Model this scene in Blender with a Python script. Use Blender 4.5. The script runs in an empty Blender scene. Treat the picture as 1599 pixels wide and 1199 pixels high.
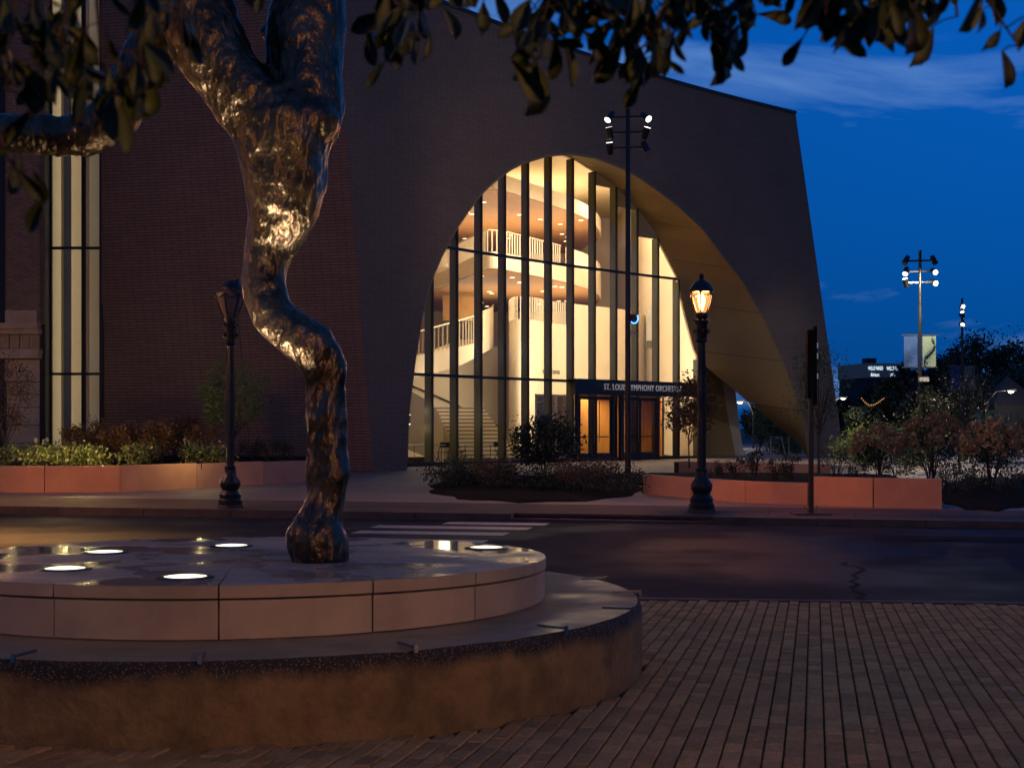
import bpy, bmesh, math, random
import numpy as np
from mathutils import Vector, Matrix, noise as mnoise
R = math.radians
rng = random.Random(7)
nrng = np.random.default_rng(7)
scene = bpy.context.scene
C = scene.collection

# ------------------------------------------------------------------ camera
CZ, FX, HV = 1.6, 2200.0, 668.0          # eye height, focal length in photo pixels, horizon row
cam_d = bpy.data.cameras.new('camera')
cam = bpy.data.objects.new('camera', cam_d); C.objects.link(cam)
cam.location = (0, 0, CZ); cam.rotation_euler = (R(90), 0, 0)
cam_d.sensor_width = 36; cam_d.lens = FX / 1599 * 36
cam_d.shift_y = (HV - 599.5) / 1599
cam_d.clip_start = 0.1; cam_d.clip_end = 6000
cam_d.dof.use_dof = True; cam_d.dof.focus_distance = 22; cam_d.dof.aperture_fstop = 5.4
scene.camera = cam

# ------------------------------------------------------------------ sky: late dusk, sun under the horizon
world = bpy.data.worlds.new('World'); scene.world = world; world.use_nodes = True
nt = world.node_tree; nt.nodes.clear()
def wn(t, **k):
    n = nt.nodes.new(t)
    for a, b in k.items(): setattr(n, a, b)
    return n
sky = wn('ShaderNodeTexSky', sky_type='NISHITA', sun_disc=False)
sky.sun_elevation = R(-4.0); sky.sun_rotation = R(35)
sky.air_density = 1.0; sky.dust_density = 0.5; sky.ozone_density = 4.0
tc = wn('ShaderNodeTexCoord')
lift = wn('ShaderNodeMapping'); lift.inputs['Scale'].default_value = (.5, .5, .7); lift.inputs['Location'].default_value = (0, 0, .40)
nt.links.new(tc.outputs['Generated'], lift.inputs[0]); nt.links.new(lift.outputs[0], sky.inputs[0])   # even dusk dome, no black belt at the horizon
tint = wn('ShaderNodeMix', data_type='RGBA', blend_type='MULTIPLY'); tint.inputs[0].default_value = 1
tint.inputs[7].default_value = (0.03, 1.35, 1.25, 1)
nt.links.new(sky.outputs[0], tint.inputs[6])
mp = wn('ShaderNodeMapping'); mp.inputs['Scale'].default_value = (1.0, 1.0, 4.5)
mp.inputs['Location'].default_value = (0.35, 0.1, 0.2)
nt.links.new(tc.outputs['Generated'], mp.inputs[0])
cl = wn('ShaderNodeTexNoise'); cl.inputs['Scale'].default_value = 3.4; cl.inputs['Detail'].default_value = 7
cl.inputs['Roughness'].default_value = .55; cl.inputs['Distortion'].default_value = .5
nt.links.new(mp.outputs[0], cl.inputs['Vector'])
cr = wn('ShaderNodeValToRGB'); cr.color_ramp.elements[0].position = .5; cr.color_ramp.elements[1].position = .72
nt.links.new(cl.outputs[0], cr.inputs[0])
cm = wn('ShaderNodeMix', data_type='RGBA'); cm.inputs[7].default_value = (0.17, 0.34, 0.68, 1)
cmf = wn('ShaderNodeMath', operation='MULTIPLY'); cmf.inputs[1].default_value = .75
nt.links.new(cr.outputs[0], cmf.inputs[0]); nt.links.new(cmf.outputs[0], cm.inputs[0])
bg = wn('ShaderNodeBackground'); bg.inputs['Strength'].default_value = 1.0
SKY_GAIN = 8.3
gain = wn('ShaderNodeMix', data_type='RGBA', blend_type='MULTIPLY'); gain.inputs[0].default_value = 1
gain.inputs[7].default_value = (SKY_GAIN, SKY_GAIN, SKY_GAIN, 1)
sepz = wn('ShaderNodeSeparateXYZ'); nt.links.new(tc.outputs['Generated'], sepz.inputs[0])
dim = wn('ShaderNodeMapRange'); dim.inputs[1].default_value = 0; dim.inputs[2].default_value = .28; dim.inputs[3].default_value = .30; dim.inputs[4].default_value = 1.08
nt.links.new(sepz.outputs['Z'], dim.inputs[0])                 # thick low air all round the horizon
dm = wn('ShaderNodeMix', data_type='RGBA', blend_type='MULTIPLY'); dm.inputs[0].default_value = 1
nt.links.new(tint.outputs[2], dm.inputs[6]); nt.links.new(dim.outputs[0], dm.inputs[7]); nt.links.new(dm.outputs[2], gain.inputs[6])
nt.links.new(gain.outputs[2], cm.inputs[6])
nt.links.new(cm.outputs[2], bg.inputs['Color'])
out = wn('ShaderNodeOutputWorld'); nt.links.new(bg.outputs[0], out.inputs[0])
scene.view_settings.view_transform = 'Standard'; scene.view_settings.look = 'None'
scene.view_settings.exposure = 0; scene.view_settings.gamma = 1

# ------------------------------------------------------------------ helpers
def px(u, v, Y): return Vector(((u - 800) / FX * Y, Y, CZ + (HV - v) / FX * Y))
def xa(u, Y): return (u - 800) / FX * Y
def zn(Y): return -0.02 * (Y - 6.9)                       # near pavement
def zp(Y): return min(.21, -.334 + .0109 * Y)              # far pavement and plaza
def gy(v): return 1.934 / ((v - HV) / FX + .0109)          # distance of a plaza point seen at row v
def gp(u, v):
    Y = gy(v); return Vector((xa(u, Y), Y, zp(Y)))

def wloc(o):
    l = Vector((0, 0, 0))
    while o is not None: l += o.location; o = o.parent
    return l
class MB:
    def __init__(s): s.v = []; s.f = []; s.uv = None
    def add(s, vs, fs):
        b = len(s.v); s.v += [tuple(p) for p in vs]; s.f += [tuple(i + b for i in f) for f in fs]; return s
    def box(s, c, d, rz=0, M=None):
        x, y, z = d[0] / 2, d[1] / 2, d[2] / 2; c = Vector(c)
        q = M if M is not None else Matrix.Rotation(rz, 3, 'Z')
        vs = [c + q @ Vector((sx * x, sy * y, sz * z)) for sz in (-1, 1) for sx, sy in ((-1, -1), (1, -1), (1, 1), (-1, 1))]
        return s.add(vs, [(3, 2, 1, 0), (4, 5, 6, 7), (0, 1, 5, 4), (1, 2, 6, 5), (2, 3, 7, 6), (3, 0, 4, 7)])
    def bar(s, a, b, w, h=None):
        a = Vector(a); b = Vector(b); d = b - a; L = d.length
        if L < 1e-6: return s
        q = d.to_track_quat('X', 'Z').to_matrix()
        return s.box((a + b) / 2, (L, w, h or w), M=q)
    def tube(s, pts, rad, n=10, cap=True):
        pts = [Vector(p) for p in pts]
        if not hasattr(rad, '__len__'): rad = [rad] * len(pts)
        vs = []; fs = []; up = Vector((0, 0, 1))
        t0 = (pts[1] - pts[0]).normalized()
        nrm = t0.orthogonal().normalized()
        for i, p in enumerate(pts):
            t = (pts[min(i + 1, len(pts) - 1)] - pts[max(i - 1, 0)]).normalized()
            nrm = (nrm - t * nrm.dot(t)).normalized(); bn = t.cross(nrm)
            for k in range(n):
                a = 2 * math.pi * k / n
                vs.append(p + (nrm * math.cos(a) + bn * math.sin(a)) * rad[i])
        for i in range(len(pts) - 1):
            for k in range(n):
                a = i * n + k; b = i * n + (k + 1) % n
                fs.append((a, b, b + n, a + n))
        if cap: fs += [tuple(range(n - 1, -1, -1)), tuple((len(pts) - 1) * n + k for k in range(n))]
        return s.add(vs, fs)
    def lathe(s, prof, c=(0, 0, 0), n=20):
        c = Vector(c); vs = []; fs = []
        for r, z in prof:
            for k in range(n):
                a = 2 * math.pi * k / n; vs.append(c + Vector((r * math.cos(a), r * math.sin(a), z)))
        m = len(prof)
        for i in range(m - 1):
            for k in range(n):
                a = i * n + k; b = i * n + (k + 1) % n
                fs.append((a, b, b + n, a + n))
        fs += [tuple(range(n - 1, -1, -1)), tuple((m - 1) * n + k for k in range(n))]
        return s.add(vs, fs)
    def prism(s, poly, z0, z1):           # poly: list of (x,y), counter-clockwise
        n = len(poly)
        f0 = z0 if callable(z0) else (lambda x, y: z0); f1 = z1 if callable(z1) else (lambda x, y: z1)
        vs = [(x, y, f0(x, y)) for x, y in poly] + [(x, y, f1(x, y)) for x, y in poly]
        fs = [tuple(range(n - 1, -1, -1)), tuple(range(n, 2 * n))] + [(i, (i + 1) % n, n + (i + 1) % n, n + i) for i in range(n)]
        return s.add(vs, fs)
    def slab(s, pts, off):                # thick sheet: outline pts, extruded by vector off
        n = len(pts); off = Vector(off)
        vs = [Vector(p) for p in pts] + [Vector(p) + off for p in pts]
        fs = [tuple(range(n - 1, -1, -1)), tuple(range(n, 2 * n))] + [(i, (i + 1) % n, n + (i + 1) % n, n + i) for i in range(n)]
        return s.add(vs, fs)
    def ribbon(s, lo, hi, off):           # wall between two polylines with thickness vectors
        n = len(lo); o = [Vector(x) for x in off] if isinstance(off, list) else [Vector(off)] * n
        vs = []
        for i in range(n):
            a = Vector(lo[i]); b = Vector(hi[i]); vs += [a, b, b + o[i], a + o[i]]
        fs = []
        for i in range(n - 1):
            for k in range(4):
                fs.append((4 * i + k, 4 * i + (k + 1) % 4, 4 * i + 4 + (k + 1) % 4, 4 * i + 4 + k))
        fs += [(3, 2, 1, 0), (4 * n - 4, 4 * n - 3, 4 * n - 2, 4 * n - 1)]
        return s.add(vs, fs)
    def build(s, name, mat, parent=None, smooth=False, uv=None):
        base = wloc(parent) if parent else Vector((0, 0, 0))
        me = bpy.data.meshes.new(name)
        me.from_pydata([(x - base.x, y - base.y, z - base.z) for x, y, z in s.v], [], s.f)
        if uv is not None:
            l = me.uv_layers.new(name='uv')
            for lp in me.loops: l.data[lp.index].uv = uv[lp.vertex_index]
        bm = bmesh.new(); bm.from_mesh(me); bmesh.ops.recalc_face_normals(bm, faces=bm.faces); bm.to_mesh(me); bm.free()
        if smooth:
            for p in me.polygons: p.use_smooth = True
            try: me.set_sharp_from_angle(angle=R(40))
            except Exception: pass
        o = bpy.data.objects.new(name, me); C.objects.link(o)
        me.materials.append(M[mat])
        if parent: o.parent = parent
        return o
def tag(o, label, cat=None, group=None):
    o['label'] = label
    if cat: o['category'] = cat
    if group: o['group'] = group
    return o
def struct(o): o['kind'] = 'structure'; return o
def thing(name, label, cat, loc=(0, 0, 0), group=None, rz=0):
    o = bpy.data.objects.new(name, None); C.objects.link(o); o.location = loc; o.rotation_euler = (0, 0, rz)
    o.empty_display_size = .2
    return tag(o, label, cat, group)
def copy_tree(o, parent=None):
    c = o.copy(); C.objects.link(c); c.parent = parent
    for ch in o.children: copy_tree(ch, c)
    return c
def text_mesh(body, size, thick=.01, align='LEFT'):
    cu = bpy.data.curves.new('lettering', 'FONT'); cu.body = body; cu.size = size; cu.extrude = thick; cu.align_x = align
    cu.space_character = 1.12
    t = bpy.data.objects.new('lettering', cu); C.objects.link(t)
    dg = bpy.context.evaluated_depsgraph_get(); dg.update()
    me = bpy.data.meshes.new_from_object(t.evaluated_get(dg)); bpy.data.objects.remove(t); bpy.data.curves.remove(cu)
    return me
def text(name, body, size, mat, loc, ex, parent=None, ez=Vector((0, 0, 1)), width=None, align='LEFT'):
    me = text_mesh(body, size, align=align)
    ex = Vector(ex).normalized(); ez = Vector(ez); nn = ex.cross(ez)
    xs = [v.co.x for v in me.vertices]; k = (width / (max(xs) - min(xs))) if width else 1
    base = wloc(parent) if parent else Vector((0, 0, 0))
    for v in me.vertices: v.co = Vector(loc) - base + ex * v.co.x * k + ez * v.co.y + nn * v.co.z
    me.materials.clear(); me.materials.append(M[mat]); me.name = name
    o = bpy.data.objects.new(name, me); C.objects.link(o)
    if parent: o.parent = parent
    return o
def lamp(name, kind, loc, power, col, parent=None, **k):
    d = bpy.data.lights.new(name, kind); d.energy = power; d.color = col
    tgt = k.pop('aim', None)
    for a, b in k.items(): setattr(d, a, b)
    o = bpy.data.objects.new(name, d); C.objects.link(o)
    base = wloc(parent) if parent else Vector((0, 0, 0))
    o.location = Vector(loc) - base
    if parent: o.parent = parent
    if tgt is not None: o.rotation_euler = (Vector(tgt) - Vector(loc)).to_track_quat('-Z', 'Y').to_euler()
    return o

# ------------------------------------------------------------------ materials
M = {}
def mat(name, col, rough=.6, metal=0., var=0., vs=3., bump=0., bs=40., spec=.5, emit=None, es=0., rand=0., wet=None, stretch=None, coord='Object', col2=None, dist=.02):
    m = bpy.data.materials.new(name); m.use_nodes = True; t = m.node_tree; b = t.nodes['Principled BSDF']; M[name] = m
    b.inputs['Base Color'].default_value = (*col, 1); b.inputs['Roughness'].default_value = rough
    b.inputs['Metallic'].default_value = metal; b.inputs['Specular IOR Level'].default_value = spec
    def N(ty, **k):
        n = t.nodes.new(ty)
        for a, c in k.items(): setattr(n, a, c)
        return n
    src = None
    cc = N('ShaderNodeTexCoord'); vec = cc.outputs[coord]
    if coord == 'Object':                                  # world position: neighbours differ, nothing repeats
        g = N('ShaderNodeNewGeometry'); vec = g.outputs['Position']
    if stretch:
        mm = N('ShaderNodeMapping'); mm.inputs['Scale'].default_value = stretch; t.links.new(vec, mm.inputs[0]); vec = mm.outputs[0]
    if var or col2:
        n = N('ShaderNodeTexNoise'); n.inputs['Scale'].default_value = vs; n.inputs['Detail'].default_value = 6; n.inputs['Roughness'].default_value = .62
        t.links.new(vec, n.inputs['Vector'])
        r = N('ShaderNodeValToRGB'); e = r.color_ramp.elements
        c2 = col2 or tuple(min(1, c * (1 + var)) for c in col); c1 = tuple(c * (1 - var) for c in col) if not col2 else col
        e[0].position = .3; e[1].position = .7; e[0].color = (*c1, 1); e[1].color = (*c2, 1)
        t.links.new(n.outputs[0], r.inputs[0]); src = r.outputs[0]
    if rand:
        oi = N('ShaderNodeObjectInfo'); hs = N('ShaderNodeHueSaturation')
        mr = N('ShaderNodeMapRange'); mr.inputs[3].default_value = 1 - rand; mr.inputs[4].default_value = 1 + rand
        t.links.new(oi.outputs['Random'], mr.inputs[0]); t.links.new(mr.outputs[0], hs.inputs['Value'])
        if src: t.links.new(src, hs.inputs['Color'])
        else: hs.inputs['Color'].default_value = (*col, 1)
        src = hs.outputs[0]
    if src: t.links.new(src, b.inputs['Base Color'])
    if bump:
        n2 = N('ShaderNodeTexNoise'); n2.inputs['Scale'].default_value = bs; n2.inputs['Detail'].default_value = 4
        t.links.new(vec, n2.inputs['Vector'])
        bp = N('ShaderNodeBump'); bp.inputs['Strength'].default_value = bump; bp.inputs['Distance'].default_value = dist
        t.links.new(n2.outputs[0], bp.inputs['Height']); t.links.new(bp.outputs[0], b.inputs['Normal'])
    if wet:
        n3 = N('ShaderNodeTexNoise'); n3.inputs['Scale'].default_value = wet[0]; n3.inputs['Detail'].default_value = 3
        t.links.new(vec, n3.inputs['Vector'])
        mr = N('ShaderNodeMapRange'); mr.inputs[1].default_value = .42; mr.inputs[2].default_value = .58; mr.inputs[3].default_value = wet[1]; mr.inputs[4].default_value = wet[2]
        t.links.new(n3.outputs[0], mr.inputs[0]); t.links.new(mr.outputs[0], b.inputs['Roughness'])
    if emit:
        b.inputs['Emission Color'].default_value = (*emit, 1); b.inputs['Emission Strength'].default_value = es
    return m
def brick_mat(name, c1, c2, mortar, bw, rh, ms=.012):
    m = bpy.data.materials.new(name); m.use_nodes = True; t = m.node_tree; b = t.nodes['Principled BSDF']; M[name] = m
    uvn = t.nodes.new('ShaderNodeUVMap'); uvn.uv_map = 'uv'
    br = t.nodes.new('ShaderNodeTexBrick'); br.offset = .5
    br.inputs['Scale'].default_value = 1; br.inputs['Brick Width'].default_value = bw; br.inputs['Row Height'].default_value = rh
    br.inputs['Mortar Size'].default_value = ms; br.inputs['Mortar Smooth'].default_value = .2; br.inputs['Bias'].default_value = 0
    br.inputs['Color1'].default_value = (*c1, 1); br.inputs['Color2'].default_value = (*c2, 1); br.inputs['Mortar'].default_value = (*mortar, 1)
    t.links.new(uvn.outputs[0], br.inputs['Vector'])
    n = t.nodes.new('ShaderNodeTexNoise'); n.inputs['Scale'].default_value = .35; n.inputs['Detail'].default_value = 5
    t.links.new(uvn.outputs[0], n.inputs['Vector'])
    mr = t.nodes.new('ShaderNodeMapRange'); mr.inputs[3].default_value = .75; mr.inputs[4].default_value = 1.25
    t.links.new(n.outputs[0], mr.inputs[0])
    hs = t.nodes.new('ShaderNodeHueSaturation'); t.links.new(mr.outputs[0], hs.inputs['Value']); t.links.new(br.outputs['Color'], hs.inputs['Color'])
    t.links.new(hs.outputs[0], b.inputs['Base Color']); b.inputs['Roughness'].default_value = .8
    bp = t.nodes.new('ShaderNodeBump'); bp.inputs['Strength'].default_value = .8; bp.inputs['Distance'].default_value = .02; bp.invert = True
    t.links.new(br.outputs['Fac'], bp.inputs['Height']); t.links.new(bp.outputs[0], b.inputs['Normal'])
brick_mat('facade_brick', (.28, .19, .13), (.24, .162, .112), (.12, .08, .057), .6, .082, .013)
brick_mat('wing_brick', (.25, .165, .125), (.21, .138, .105), (.10, .066, .05), .6, .10, .014)
brick_mat('old_brick', (.33, .20, .12), (.24, .14, .08), (.12, .09, .07), .24, .08, .01)
mat('asphalt', (.020, .023, .032), .5, spec=.10, var=.35, vs=1.3, bump=.6, bs=90, wet=(.35, .62, .88), dist=.012)
mat('asphalt_patch', (.010, .011, .014), .9, spec=.08, var=.3, vs=3, bump=.5, bs=90, dist=.01)
mat('road_paint', (.34, .34, .34), .6, var=.35, vs=9)
mat('concrete', (.10, .07, .058), .8, spec=.2, var=.22, vs=1.1, bump=.25, bs=60, dist=.008)
mat('plaza_concrete', (.24, .175, .135), .7, var=.15, vs=.8, bump=.2, bs=60, dist=.008)
mat('kerb', (.10, .08, .07), .8, spec=.2, var=.3, vs=2, bump=.4, bs=40)
mat('earth', (.06, .055, .04), .95, var=.4, vs=.3)
mat('mulch', (.022, .016, .011), .95, var=.5, vs=14, bump=1, bs=30, dist=.06, spec=.08)
mat('precast', (.56, .30, .17), .75, var=.12, vs=1.5, bump=.12, bs=70, rand=.05)
mat('grout', (.05, .045, .04), .9)
mat('paver', (.42, .23, .08), .8, spec=.12, var=.25, vs=30, bump=.4, bs=80, rand=.26, dist=.006)
mat('joint_sand', (.03, .02, .012), .95, spec=.1, var=.3, vs=40)
mat('plinth_concrete', (.22, .132, .045), .85, var=.42, vs=4.5, bump=.8, bs=26, dist=.02)
mat('plinth_rim', (.055, .045, .032), .85, col2=(.22, .17, .10), vs=26, bump=1, bs=60, dist=.03)
mat('plinth_ledge', (.29, .18, .075), .6, spec=.2, col2=(.38, .26, .13), vs=1.6, bump=.3, bs=40, wet=(1.1, .3, .7), dist=.01)
mat('limestone', (.50, .35, .20), .7, var=.16, vs=2.5, bump=.2, bs=45, rand=.07, dist=.008)
mat('limestone_top', (.40, .29, .19), .35, spec=.4, var=.2, vs=2, wet=(1.3, .08, .6), rand=.12)
mat('steel', (.22, .21, .2), .4, metal=1, var=.3, vs=20)
mat('bronze', (.045, .033, .024), .35, metal=1, col2=(.19, .135, .085), vs=6, bump=.75, bs=19, stretch=(1, 1, .55), dist=.04)
mat('black_metal', (.012, .012, .013), .38, spec=.5, bump=.15, bs=60, dist=.005)
mat('sign_black', (.012, .012, .014), .8, spec=.1)
mat('dark_metal', (.03, .029, .028), .45, metal=.4)
mat('mullion', (.10, .095, .06), .5, metal=.3)
mat('mullion_cap', (.012, .012, .012), .4)
mat('soffit', (.30, .21, .095), .8, var=.08, vs=.6)
mat('trim', (.46, .41, .26), .7)
mat('cream', (.72, .62, .48), .8, var=.04, vs=.5)
mat('cream_panel', (.62, .54, .42), .75, var=.06, vs=.6)
mat('grey_render', (.48, .46, .44), .85, var=.1, vs=1)
mat('wood', (.38, .19, .06), .55, var=.22, vs=2.5, stretch=(6, 1, 1))
mat('wood_panel', (.48, .27, .09), .5, var=.2, vs=3, stretch=(5, 5, .5))
mat('lobby_floor', (.42, .34, .26), .35, var=.1, vs=.8)
mat('lettering', (.07, .055, .04), .6)
mat('sign_letter', (.75, .74, .72), .5, emit=(1, .95, .9), es=.10)
mat('downlight', (.9, .8, .6), .5, emit=(1, .78, .45), es=3.5)
mat('white_light', (.9, .9, .9), .5, emit=(1, .93, .78), es=14)
mat('uplight_lens', (.9, .9, .85), .3, emit=(1, .86, .58), es=2.6)
mat('flood_lens', (.9, .9, .85), .3, emit=(1, .9, .72), es=3)
mat('lamp_bulb', (.9, .7, .4), .3, emit=(1, .55, .2), es=9)
mat('lamp_dead', (.16, .15, .15), .25, var=.2, vs=8)
mat('blue_light', (.05, .2, .8), .3, emit=(.05, .25, 1), es=5)
mat('sconce_light', (.9, .8, .6), .4, emit=(1, .75, .42), es=12)
mat('far_sign', (.8, .85, .9), .5, emit=(.75, .9, 1), es=1.6)
mat('crown_glow', (.10, .12, .15), .5, emit=(.5, .7, .9), es=.012)  # faint emission imitates the roof sign's glow on the tower crown
mat('far_wall', (.03, .032, .04), .8, var=.1, vs=.1)
mat('banner_blue', (.015, .05, .16), .7, var=.3, vs=3)
mat('banner_pale', (.14, .18, .14), .7, var=.1, vs=3)
mat('banner_green', (.10, .30, .06), .7, var=.1, vs=3)
mat('banner_teal', (.02, .14, .12), .7, var=.1, vs=3)
mat('banner_mark', (.02, .05, .07), .7)
mat('bark', (.075, .055, .04), .9, var=.4, vs=14, bump=1, bs=30)
mat('twig', (.05, .03, .022), .85)
def leafmat(name, c, c2, rough=.5, trans=.25, rand=.3):
    mat(name, c, rough, col2=c2, vs=7, rand=rand)
    M[name].node_tree.nodes['Principled BSDF'].inputs['Transmission Weight'].default_value = 0
leafmat('oak_leaf', (.02, .036, .006), (.055, .065, .012), .6)
leafmat('dark_leaf', (.018, .028, .012), (.045, .055, .022))
leafmat('green_leaf', (.06, .105, .022), (.12, .16, .035))
leafmat('lime_leaf', (.10, .13, .02), (.20, .22, .04))
leafmat('rust_leaf', (.11, .05, .018), (.20, .10, .03))
leafmat('brown_bloom', (.36, .24, .09), (.52, .37, .16))
leafmat('box_leaf', (.05, .07, .02), (.24, .24, .08), .25)
leafmat('far_leaf', (.012, .02, .012), (.03, .04, .02))
leafmat('fallen_leaf', (.30, .13, .03), (.42, .22, .06))
def glass_mat(name, tint_, refl):
    m = bpy.data.materials.new(name); m.use_nodes = True; t = m.node_tree; t.nodes.clear(); M[name] = m
    o = t.nodes.new('ShaderNodeOutputMaterial'); tr = t.nodes.new('ShaderNodeBsdfTransparent'); tr.inputs[0].default_value = (*tint_, 1)
    gl = t.nodes.new('ShaderNodeBsdfGlossy'); gl.inputs['Roughness'].default_value = .02
    fr = t.nodes.new('ShaderNodeFresnel'); ge = t.nodes.new('ShaderNodeNewGeometry')
    io = t.nodes.new('ShaderNodeMapRange'); io.inputs[3].default_value = refl; io.inputs[4].default_value = 1 / refl   # same gloss on both faces of a pane
    t.links.new(ge.outputs['Backfacing'], io.inputs[0]); t.links.new(io.outputs[0], fr.inputs[0])
    mx = t.nodes.new('ShaderNodeMixShader'); t.links.new(fr.outputs[0], mx.inputs[0]); t.links.new(tr.outputs[0], mx.inputs[1]); t.links.new(gl.outputs[0], mx.inputs[2])
    t.links.new(mx.outputs[0], o.inputs[0])
def glow_mat(name, col, es, clear):                 # thin glowing glass: lets the lamp inside shine out
    m = bpy.data.materials.new(name); m.use_nodes = True; t = m.node_tree; t.nodes.clear(); M[name] = m
    o = t.nodes.new('ShaderNodeOutputMaterial'); tr = t.nodes.new('ShaderNodeBsdfTransparent'); tr.inputs[0].default_value = (clear, clear, clear, 1)
    em = t.nodes.new('ShaderNodeEmission'); em.inputs[0].default_value = (*col, 1); em.inputs[1].default_value = es
    ad = t.nodes.new('ShaderNodeAddShader'); t.links.new(tr.outputs[0], ad.inputs[0]); t.links.new(em.outputs[0], ad.inputs[1]); t.links.new(ad.outputs[0], o.inputs[0])
glow_mat('lamp_glow', (1, .42, .12), .55, .9)
glass_mat('glass', (.93, .94, .90), 1.4)
glass_mat('lamp_glass', (.55, .5, .45), 1.5)

# ------------------------------------------------------------------ the setting: ground, road, pavements
E1 = Vector((.9777, -.21, 0)); E2 = Vector((.21, .9777, 0)); KP = Vector((3.51, 26.1, 0))
def st(t, w): return KP + E1 * t + E2 * w                    # street frame: along, across (0 = far kerb line)
g = MB().prism([(-2500, -300), (2500, -300), (2500, 4000), (-2500, 4000)], -.9, -.45)
struct(g.build('ground', 'earth'))
rd = MB(); a, b, c, d = st(-150, -.0), st(150, 0), st(150, -12.6), st(-150, -12.6)
rd.add([(a.x, a.y, -.18), (b.x, b.y, -.18), (c.x, c.y, -.26), (d.x, d.y, -.26)], [(0, 1, 2, 3)])
road = struct(rd.build('road', 'asphalt'))
# far pavement: slabs along the kerb, then the plaza sheet behind them
ts = list(np.arange(-60, 90, 3.0))
pl = MB(); W = [3.02, 6, 10, 14, 18, 22, 26, 30, 45, 70, 100]
for t in ts + [90.0]:
    for w in W:
        p = st(t, w); pl.v.append((p.x, p.y, zp(p.y)))
n = len(W)
for i in range(len(ts)):
    for j in range(n - 1): pl.f.append((i * n + j, (i + 1) * n + j, (i + 1) * n + j + 1, i * n + j + 1))
plaza = struct(pl.build('plaza', 'plaza_concrete'))
sw = MB()
for t in ts + [90.0]:
    for w in (.3, 3.01):
        p = st(t, w); sw.v.append((p.x, p.y, zp(p.y) - .02))
for i in range(len(ts)): sw.f.append((2 * i, 2 * i + 2, 2 * i + 3, 2 * i + 1))
pavement = struct(sw.build('pavement', 'grout'))
for k in range(34):
    t0 = -26 + k * 1.6; m = MB()
    for w0, w1 in ((.31, 1.65), (1.66, 3.01)):
        q = [st(t0, w0), st(t0 + 1.588, w0), st(t0 + 1.588, w1 - .01), st(t0, w1 - .01)]
        m = MB().prism([(p.x, p.y) for p in q], lambda x, y: zp(y) - .06, lambda x, y: zp(y))
        m.build('paving_slab', 'concrete', pavement)
kerb = struct(MB().slab([st(-150, .02) + Vector((0, 0, -.4)), st(150, .02) + Vector((0, 0, -.4)), st(150, .28) + Vector((0, 0, -.4)), st(-150, .28) + Vector((0, 0, -.4))], (0, 0, .15)).build('kerb', 'grout'))
for k in range(40):
    t0 = -34 + k * 1.9
    dip = -.09 if 0 <= 0 and -4.6 < t0 < -1.4 else 0
    q = [st(t0, 0), st(t0 + 1.885, 0), st(t0 + 1.885, .3), st(t0, .3)]
    MB().prism([(p.x, p.y) for p in q], -.3, lambda x, y: zp(y) + .004 + dip).build('kerb_stone', 'kerb', kerb)
# crosswalk bars
def zr(p): return -.18 + .00635 * (p - KP).dot(E2)
for (v_, ul, ur) in ((819, 690, 850), (824, 577, 822), (832, 547, 786), (843, 500, 752), (857, 450, 712), (874, 400, 660)):
    Yr = 1.79 * FX / (v_ - HV); l = xa(ul, Yr); r = xa(ur, Yr); q = []
    for x, dy in ((l, -.3), (r, -.3), (r + .12, .3), (l + .12, .3)):
        p = Vector((x, Yr + dy - (x - l) * .21 + .35, 0)); p.z = zr(p) + .006; q.append(p)
    MB().add(q, [(0, 1, 2, 3)]).build('crosswalk_bar', 'road_paint', road)
# road patches, crack and lane line
for (t, w, L, Wd) in ((6, -7.2, 26, .5), (3, -3.0, 9, 1.1), (16, -10.9, 30, .9)):
    q = [st(t, w), st(t + L, w + .1), st(t + L, w + Wd), st(t, w + Wd * .9)]
    MB().add([(p.x, p.y, -.18 - (-p_w) * .0063 + .008) for p, p_w in zip(q, (w, w + .1, w + Wd, w + Wd * .9))], [(0, 1, 2, 3)]).build('tar_patch', 'asphalt_patch', road)
ck = []; w = -11.6; t = 2.6
for i in range(16):
    ck.append(st(t, w)); w += .33; t -= .05 + rng.uniform(-.16, .22)
m = MB(); 
for i in range(15):
    a, b = ck[i], ck[i + 1]; wd = .02 + .03 * rng.random()
    za = -.18 - 12 * .0063 + .012 + i * .002
    m.add([(a.x - wd, a.y, za), (a.x + wd, a.y, za), (b.x + wd, b.y, za + .002), (b.x - wd, b.y, za + .002)], [(0, 1, 2, 3)])
m.build('road_crack', 'asphalt_patch', road)

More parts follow.
